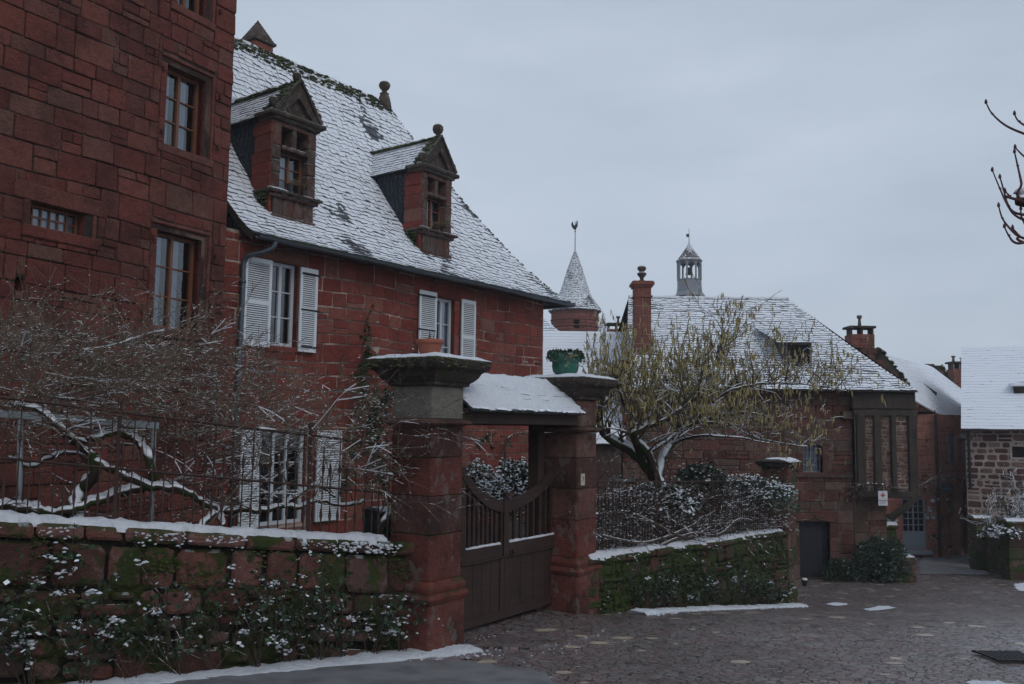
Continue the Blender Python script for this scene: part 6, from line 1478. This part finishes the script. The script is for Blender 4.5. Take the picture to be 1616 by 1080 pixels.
for L_ in ([(470, 800), (440, 720), (470, 645), (520, 618), (570, 622), (610, 645), (640, 690)], [(560, 800), (600, 740), (640, 700), (690, 690), (725, 700)], [(330, 830), (400, 740), (470, 700), (520, 690)], [(600, 810), (650, 720), (700, 660), (735, 640)]):
    P_ = spoly([fp(x, y, -.1 if i > 3 else -.5) for i, (x, y) in enumerate(L_)], 6); mb.tube(P_, [lerp(.012, .004, i/len(P_)) for i in range(len(P_))], 5, .5, False)
    for q in P_[4:]:
        if rng.random() < .6: ms.blob(q+V((0, 0, .008)), rng.uniform(.01, .02), None, rng)
mb.build('canes', M['twig'], t); ms.build('snow', M['snow'], t)
# green crate, door and trellis of the garden
a = fp(602, 806, -.7); b_ = fp(668, 806, -.7); t = thing('garden_crate', 'dark green storage crate with snow on its lid behind the left fence', 'crate', (a+b_)/2-V((0, 0, .5))); u0_, v0_ = FW.uv(602, 808, -.7); u1_, _ = FW.uv(672, 808, -.7)
mb = MB(); mb.pbox(FW, u0_, u1_, v0_-.75, v0_-.04, -1.2, -.7); mb.pbox(FW, u0_-.02, u1_+.02, v0_-.04, v0_, -1.22, -.68)
for k in range(6): x = lerp(u0_, u1_, (k+.5)/6); mb.pbox(FW, x-.02, x+.02, v0_-.7, v0_-.06, -.7, -.685)
mb.build('box', M['greenbox'], t); mb = MB(); snow_run(mb, [FW(u0_, v0_, -.95), FW(u1_, v0_, -.95)], (.25, .25), FW.n, .04, seed=5, rag=.02); mb.build('snow', M['snow'], t, smooth=True)
# step ladder behind the right fence
p = at(985, 750, 17.5); t = thing('step_ladder', 'aluminium step ladder top poking up behind the right fence beside the gate pier', 'ladder', at(985, 850, 17.5)); mb = MB()
for s in (-.19, .19):
    for k, y in ((0, 0), (1, .45)): mb.tube([p+V((s*(1+.0), y*.02, 0)), p+V((s*1.35, y, -1.9))], .02, 4)
for k in range(6): f = .06+k*.16; mb.hexa([p+V((x*.19*(1+.35*f), y, -1.9*f+z)) for z in (0, .03) for x, y in ((-1, -.04), (1, -.04), (1, .04), (-1, .04))])
mb.build('frame', M['galv'], t)
# ---- leafy shrubs
def bush(name, label, c, rx, ry, rz, n, ls, mat, seed, snow=200, stems=12, cat='shrub', w=.5, flat=False, droop=0, shell=.55, sr=(.015, .045), twig=0):
    rng = random.Random(seed); c = V(c); t = thing(name, label, cat, c); lf = MB(); sn = MB(); st = MB(); sd = rng.uniform(0, 99)
    def surf():
        d = rdir(rng)
        if d.z < -.3: d.z = -d.z
        k = 1+.28*noise.noise(d*2.2+V((sd, 0, 0)))+.15*noise.noise(d*5+V((sd, 3, 0))); return d, k
    for _ in range(stems):
        d, k = surf(); e = c+V((0, 0, rz*.25))+V((d.x*rx, d.y*ry, abs(d.z)*rz))*k*.8; m_ = c.lerp(e, .5)+rdir(rng)*.05; st.tube([V((lerp(c.x, e.x, .1), lerp(c.y, e.y, .1), c.z-.02)), m_, e], [.015, .01, .005], 4, .5, False)
    for _ in range(n):
        d, k = surf(); q = rng.uniform(shell, 1.0)**.7*k
        if noise.noise(V((d.x*3, d.y*3, d.z*3+sd))+V((q*2, 0, 0))) < -.28: continue
        p = c+V((0, 0, rz*.3))+V((d.x*rx*q, d.y*ry*q, d.z*rz*q*.85)); leafq(lf, p, (d+rdir(rng)*.9+V((0, 0, -droop))).normalized(), ls*rng.uniform(.6, 1.3), rng, w=w)
    for _ in range(snow):
        d, k = surf(); d.z = abs(d.z)*.8+.2; q = rng.uniform(.85, 1.05)*k
        if noise.noise(d*4+V((sd+9, 0, 0))) < -.1: continue
        sn.blob(c+V((0, 0, rz*.32))+V((d.x*rx*q, d.y*ry*q, d.z*rz*q*.87)), rng.uniform(*sr), None, rng)
    st.build('stems', M['twigbr'], t); lf.build('foliage', M[mat], t); sn.build('snow', M['snow'], t); return t
def gp_(x, y, Y): return at(x, y, Y)
bush('yew_bush', 'rounded snowy dark evergreen seen through the left half of the gate opening', gp_(757, 815, 15.6), .42, .4, .75, 6500, .05, 'leafy', 301, 520, sr=(.012, .03))
bush('yew_bush', 'larger rounded snowy dark evergreen seen through the right half of the gate opening', gp_(815, 815, 16.2), .62, .5, .85, 9000, .05, 'leafy', 302, 800, sr=(.012, .03))
def wp(u, o, v=-2.35): return W2(u, v, o)
bush('evergreen_shrub', 'evergreen shrub with broad leaves and snow, nearest the far pillar behind the right fence', gp_(1180, 805, 19.3), 1.0, .6, .6, 1300, .085, 'bushy2', 303, 800, sr=(.012, .035))
bush('evergreen_shrub', 'green leafy shrub rising beside the hazel trunk behind the right fence', gp_(1108, 800, 18.2), .55, .5, .75, 1500, .09, 'bushy2', 304, 160, sr=(.015, .035))
bush('evergreen_shrub', 'low dark shrub overtopping the right fence just beside the step ladder', gp_(1035, 815, 16.0), .8, .4, .5, 1300, .07, 'leafy', 305, 320, sr=(.012, .03))
# twiggy snowy hedge behind the right fence
rng = random.Random(55); t = thing('twiggy_hedge', 'tangled bare hedge thick with snow growing through the right iron fence', 'hedge', wp(3.5, -.5)); tw = MB(); sn = MB()
for _ in range(620):
    u = rng.uniform(.1, UC-.2); p = P2w(u, rng.uniform(-.1, .75), rng.uniform(-1.3, -.1)); T_ = []
    grow(tw, p, V((rng.gauss(0, .6), rng.gauss(-.1, .5), rng.uniform(0, .6))), rng.uniform(.3, .75), .008, 2, rng, wig=.4, nb=(1, 3), rmin=.0045, tips=T_, down=.8, sides=(4, 3, 3, 3, 3, 3))
    for pts, r_, dep in T_: blobs_on(sn, pts, r_, rng, .3, 1.8, .008, .024)
for L_ in ([(.2, .3), (.8, .2), (1.6, .12), (2.6, .2), (3.6, .35)], [(2.2, .05), (3.4, .18), (4.6, .1), (5.6, .35), (6.4, .3)], [(1.2, .6), (2.0, .4), (3.2, .12), (4.2, .25)]):
    P_ = spoly([P2w(u, v, -.05) for u, v in L_], 6); tw.tube(P_, .028, 6, .5, False); sn.tube([q+V((0, 0, .02)) for q in P_], [.012+.012*abs(noise.noise(q*5)) for q in P_], 6, .5, False)
tw.build('branches', M['twigbr'], t); sn.build('snow', M['snow'], t)
# ---- climbing greenery on the house front
def climber(name, label, pts, seed, n, ls, mat, spread=.25, P=H, off=.12, stemr=.018, cat='climber', snow=20):
    rng = random.Random(seed); Q = [P(*P.uv(x, y), off) for x, y in pts]; Q = spoly(Q, 6); t = thing(name, label, cat, Q[0]); mb = MB(); mb.tube(Q, [lerp(stemr, stemr*.3, i/len(Q)) for i in range(len(Q))], 5, .5, False)
    lf = MB(); sn = MB()
    for _ in range(n//10):
        q = rng.choice(Q); e = q+P.d*rng.gauss(0, spread)+V((0, 0, rng.gauss(0, spread)))+P.n*rng.uniform(0, .12); mb.tube([q, q.lerp(e, .5)+rdir(rng)*.04, e], [.006, .005, .003], 3, .5, False)
        for _2 in range(10): leafq(lf, q.lerp(e, rng.random()**.6)+rdir(rng)*.03, (P.n+rdir(rng)+V((0, 0, -.5))).normalized(), ls*rng.uniform(.6, 1.3), rng, w=.4)
    for _ in range(snow): q = rng.choice(Q); sn.blob(q+P.d*rng.gauss(0, spread)+V((0, 0, rng.gauss(0, spread)))+P.n*.05, rng.uniform(.012, .03), None, rng)
    mb.build('stems', M['twigbr'], t); lf.build('leaves', M[mat], t); sn.build('snow', M['snow'], t); return t
climber('climbing_rose', 'sparse green climbing rose trained up the red front between the two shuttered windows', [(600, 760), (585, 690), (572, 620), (566, 560), (572, 500)], 401, 420, .07, 'ivy', .28)
climber('climbing_rose', 'dark leafy climber hanging behind the cap of the left gate pier', [(590, 790), (575, 720), (565, 660), (600, 620), (640, 600)], 402, 1500, .07, 'leaf', .32, off=.35)
climber('climbing_rose', 'green trailing spray of climbing rose lit against the red wall left of the pier', [(520, 780), (535, 720), (556, 655), (552, 600), (560, 560)], 403, 420, .08, 'ivy', .14, off=.3)
climber('wall_vine', 'bare brown vine with a few leaves on the red wall seen through the gate', [(800, 830), (795, 760), (790, 700), (812, 684), (834, 690)], 404, 160, .06, 'grassy', .2, off=.15, stemr=.05, snow=0)
climber('wall_vine', 'leafy shoot hanging inside the gate opening beside the left pier', [(722, 700), (738, 690), (748, 715), (765, 735)], 405, 200, .06, 'ivy', .08, off=.6, snow=12)
# ---- plants at the foot of the walls
def foot_plant(P, u, o, seed, h, label, name='wall_plant', n=60, ls=.05, mat='leaf', snow=14, group=None, sr=(.010, .026)):
    rng = random.Random(seed); b_ = P(u, 0, o); b_.z = gz(b_.x, b_.y); t = thing(name, label, 'plant', b_, group); st = MB(); lf = MB(); sn = MB()
    for _ in range(rng.randint(5, 8)):
        T_ = []; grow(st, b_+rdir(rng)*.05, V((rng.gauss(0, .35), rng.gauss(-.1, .2), 1)), h*rng.uniform(.5, 1), .007, 1, rng, wig=.35, nb=(2, 4), rmin=.003, tips=T_, down=.4)
        for pts, r_, dep in T_:
            for q in pts[2:]:
                for _2 in range(3):
                    if rng.random() < n/100: leafq(lf, q+rdir(rng)*.02, (rdir(rng)+V((0, 0, .4))).normalized(), ls*rng.uniform(.6, 1.3), rng, w=.42)
                if rng.random() < snow/240:
                    for _3 in range(rng.randint(3, 12)): sn.blob(q+V((rng.gauss(0, .035), rng.gauss(0, .025), rng.gauss(0, .018))), rng.uniform(sr[0]*.5, sr[1]), None, rng, jit=.5)
    st.build('stems', M['twigbr'], t); lf.build('leaves', M[mat], t); sn.build('snow', M['snow'], t); return t
rng = random.Random(66)
spots = [(-.1, .3, 1.1), (.3, .2, .9), (.75, .3, 1.05), (1.15, .2, .8), (1.55, .28, .95), (1.95, .2, .75), (2.35, .25, .8), (2.7, .2, 1.1), (3.0, .25, .9), (3.3, .2, .85), (3.65, .22, .65), (4.0, .2, .5), (4.35, .2, .35)]
for i, (u, o, h) in enumerate(spots): foot_plant(FW, u, o, 500+i, h, 'snow flecked wild plant in the row at the foot of the left garden wall', n=75, ls=.055, snow=20, group='wild plants along the left garden wall')
spots = [(1.0, .3, .5), (1.6, .35, .6), (2.2, .3, .55), (2.9, .3, .5), (3.6, .35, .75), (4.3, .35, .85), (5.0, .35, .8), (5.6, .3, .6), (6.3, .3, .5), (7.0, .3, .4)]
for i, (u, o, h) in enumerate(spots): foot_plant(W2, u, o, 540+i, h, 'low leafy plant in the row at the foot of the right garden wall', n=90, ls=.065, mat='bushy', snow=9, group='plants along the right garden wall', name='wall_plant')
p = P1w(FW.uv(100, 880)[0], FW.uv(100, 872)[1]-top1(FW.uv(100, 880)[0]), .12); t = thing('wall_fern', 'green fern tuft with snow growing out of the left garden wall near its top', 'fern', p); mb = MB(); sn = MB()
for k in range(12):
    a = rng.uniform(-1.4, 1.4); d = FW.d*math.sin(a)+FW.n*.5+V((0, 0, math.cos(a)*.5)); L = rng.uniform(.12, .22); pts = [p+d.normalized()*L*f+V((0, 0, -.8*L*f*f)) for f in (0, .25, .5, .75, 1)]
    for q, q2 in zip(pts, pts[1:]):
        for s in (-1, 1):
            for z in (0, .5): leafq(mb, q.lerp(q2, z), ((q2-q).normalized()+FW.d*s*.8+rdir(rng)*.2).normalized(), .05, rng, w=.35)
for k in range(14): sn.blob(p+FW.d*rng.gauss(0, .05)+FW.n*.1+V((0, 0, rng.uniform(-.2, .08))), rng.uniform(.012, .03), None, rng)
mb.build('fronds', M['ivy'], t); sn.build('snow', M['snow'], t)
# ---- bushes beside the far door
g = at(1388, 915, 27.35); g.z = gz(g.x, g.y); bush('round_bush', 'big rounded blue green bush beside the short dark wall', g, .82, .45, 1.2, 11000, .085, 'bushy2', 601, 26, w=.28, shell=.45)
g = at(1325, 908, 27.4); g.z = gz(g.x, g.y); bush('small_bush', 'small dark bush directly right of the dark plank door', g, .45, .35, .55, 1500, .08, 'bushy', 602, 0, w=.35)
g = gpix(1270, 925); t = thing('foot_pot', 'little dark pot with snow standing at the foot of the far pillar', 'pot', g); mb = MB(); mb.lathe(g, [(.06, 0), (.09, .14), (.1, .14), (.1, .17), (.08, .17)], 12); mb.build('pot', M['black'], t); mb = MB(); mb.lathe(g+V((0, 0, .16)), [(.09, 0), (.07, .05), (0, .07)], 10); mb.build('snow', M['snow'], t, smooth=True)
# snowy bare shrub in front of the cottage
rng = random.Random(71); b_ = at(1594, 850, 29.5); t = thing('bare_shrub', 'wide bare twiggy shrub in snow before the rubble stone cottage', 'shrub', b_); tw = MB(); sn = MB()
for k in range(16):
    T_ = []; grow(tw, b_, V((rng.gauss(0, .5), rng.gauss(0, .3), 1)), rng.uniform(.75, 1.25), .03, 4, rng, up=.2, wig=.3, nb=(2, 3), rmin=.0055, tips=T_, ang=(.4, 1.1), seg=.2, down=.6)
    for pts, r_, dep in T_: blobs_on(sn, pts, r_, rng, .12, 1.3, .015, .04)
tw.build('branches', M['bark'], t); sn.build('snow', M['snow'], t)
g = at(1580, 848, 28.6); bush('snowy_hedge', 'small snow loaded clipped hedge just behind the mossy lane wall', g, .6, .4, .3, 1500, .07, 'leafy', 603, 200, sr=(.02, .06))
# vine along the timber jetty and arch house
rng = random.Random(72); t = thing('bare_vine', 'bare brown vine trained along under the timber jetty and over to the arched house', 'vine', MF(XT+.1, -4.9, .1)); tw = MB()
a = at(1350, 900, 27.6); Q = [a, at(1348, 800, 27.6), at(1352, 768, 27.5), at(1385, 764, 27.5), at(1420, 772, 27.6), at(1455, 765, 31), at(1480, 752, 35), at(1520, 756, 36)]; Q = spoly(Q, 6); tw.tube(Q, [.03]*len(Q), 5, .5, False)
for _ in range(150): q = rng.choice(Q[8:]); grow(tw, q, rdir(rng)+V((0, 0, -.3)), rng.uniform(.15, .4), .008, 1, rng, wig=.5, rmin=.004, nb=(1, 2))
tw.build('canes', M['twigbr'], t)
climber('wall_ivy', 'patch of dull green creeper on the salmon wall above the glazed door', [(1476, 850), (1478, 800), (1470, 765), (1450, 758), (1492, 758)], 406, 200, .12, 'leaf', .35, P=AL, off=.25, snow=0)
climber('arch_climber', 'dry climber growing up around the tall arches of the salmon house', [(1512, 860), (1514, 810), (1508, 770), (1520, 752)], 407, 60, .12, 'grassy', .4, P=AR, off=.3, snow=0)
for i, (x, y, r_) in enumerate(((1497, 858, .22), (1508, 862, .28), (1524, 856, .25))):
    g = gpix(x, y+8); bush('potted_plant', ('leafy pot plant left of', 'leafy pot plant directly in front of', 'leafy pot plant right of')[i]+' the arch pillar of the salmon house', g, r_, r_, r_*1.6, 400, .08, 'leafy', 610+i, 6)
# ---- maple branches at the right edge (tree stands outside the frame)
rng = random.Random(88); MY = 4.6; t = thing('pruned_tree', 'bare pruned tree whose budded purple twigs enter the sky at the right edge', 'tree', V((3.6, 4.7, gz(3.6, 4.7))))
def q4(x, y, dy=0): return at(x, y, MY+dy)
tb = q4(1790, 700); tb.z = gz(tb.x, tb.y)-.1; t.location = tb; t['_loc'] = tuple(tb)
limb = spoly([tb, q4(1795, 900), q4(1780, 650), q4(1750, 430), q4(1755, 260), q4(1790, 100), q4(1800, -60)], 6); lr = [lerp(.12, .03, k/(len(limb)-1)) for k in range(len(limb))]
mb = MB(); mb.tube(limb, lr, 10, .5); mb.tube(spoly([q4(1755, 420), q4(1700, 350), q4(1640, 322), q4(1606, 316)], 5), [lerp(.06, .03, k/15) for k in range(16)], 9, .5)
mb.tube(spoly([limb[14], q4(1870, 330, .3), q4(1960, 180, .4), q4(2000, 20, .5)], 5), [lerp(.07, .02, k/15) for k in range(16)], 8, .5); mb.build('trunk', M['bark'], t, smooth=True)
ms = MB(); limb_snow(ms, limb, lr, rng); ms.build('snow', M['snow'], t, smooth=True)
mb = MB(); mb.blob(q4(1610, 305)-V((0, 0, .0)), .035, .03, rng); mb.blob(q4(1622, 306), .035, .03, rng); mb.build('stub_snow', M['snow'], t, smooth=True)
mb = MB()
for L_ in ([(1556, 162), (1566, 180), (1590, 200), (1630, 217), (1680, 240)], [(1601, 180), (1608, 192), (1630, 205), (1670, 225)], [(1602, 233), (1620, 250), (1660, 275)], [(1601, 240), (1606, 262), (1612, 290), (1616, 318)], [(1566, 269), (1578, 298), (1588, 320), (1602, 340), (1625, 348), (1660, 340)], [(1578, 280), (1584, 300), (1590, 322), (1602, 336), (1640, 345)], [(1576, 325), (1582, 345), (1595, 362), (1612, 375), (1650, 385)], [(1598, 360), (1608, 372), (1618, 384)], [(1585, 358), (1592, 372), (1604, 384), (1640, 386)], [(1586, 302), (1594, 310), (1600, 314)], [(1660, 340), (1690, 330)], [(1611, 330), (1613, 345), (1630, 362), (1680, 350)]):
    L_ = L_+[(1752, max(150, min(430, L_[-1][1]+40)))]; P_ = spoly([q4(x, y, .03*math.sin(i*2)) for i, (x, y) in enumerate(L_)], 5); mb.tube(P_, [lerp(.0032, .010, i/len(P_)) for i in range(len(P_))], 6, rng.random(), False)
    mb.lathe(P_[0]-V((0, 0, .008)), [(.003, 0), (.009, .006), (.007, .018), (.001, .028)], 6)
    for i in range(5, len(P_), 6): mb.blob(P_[i], .0085, .007, rng)
for k in range(26):
    q = rng.choice(limb[10:])+V((.02, 0, 0)); grow(mb, q, V((rng.uniform(.5, 1), rng.uniform(-.6, 1), rng.uniform(.2, 1))), rng.uniform(.4, .9), .012, 2, rng, up=.5, wig=.25, rmin=.003, nb=(1, 3))
mb.build('twigs', M['redtwig'], t)

# ================================================================== AIR
hz_ = NB('pale_haze'); hz_.t.nodes.clear(); o_ = hz_.t.nodes.new('ShaderNodeOutputMaterial'); pv_ = hz_.t.nodes.new('ShaderNodeVolumePrincipled'); pv_.inputs['Density'].default_value = .0011; pv_.inputs['Color'].default_value = (.93, .95, 1, 1); pv_.inputs['Anisotropy'].default_value = .2
hz_.t.links.new(pv_.outputs[0], o_.inputs['Volume'])
mb = MB(); mb.hexa([V((x, y, z)) for z in (-13, 22) for x, y in ((-70, -40), (210, -40), (210, 410), (-70, 410))]); tag(mb.build('haze', hz_.m, None, (0, 0, 0)), kind='stuff')
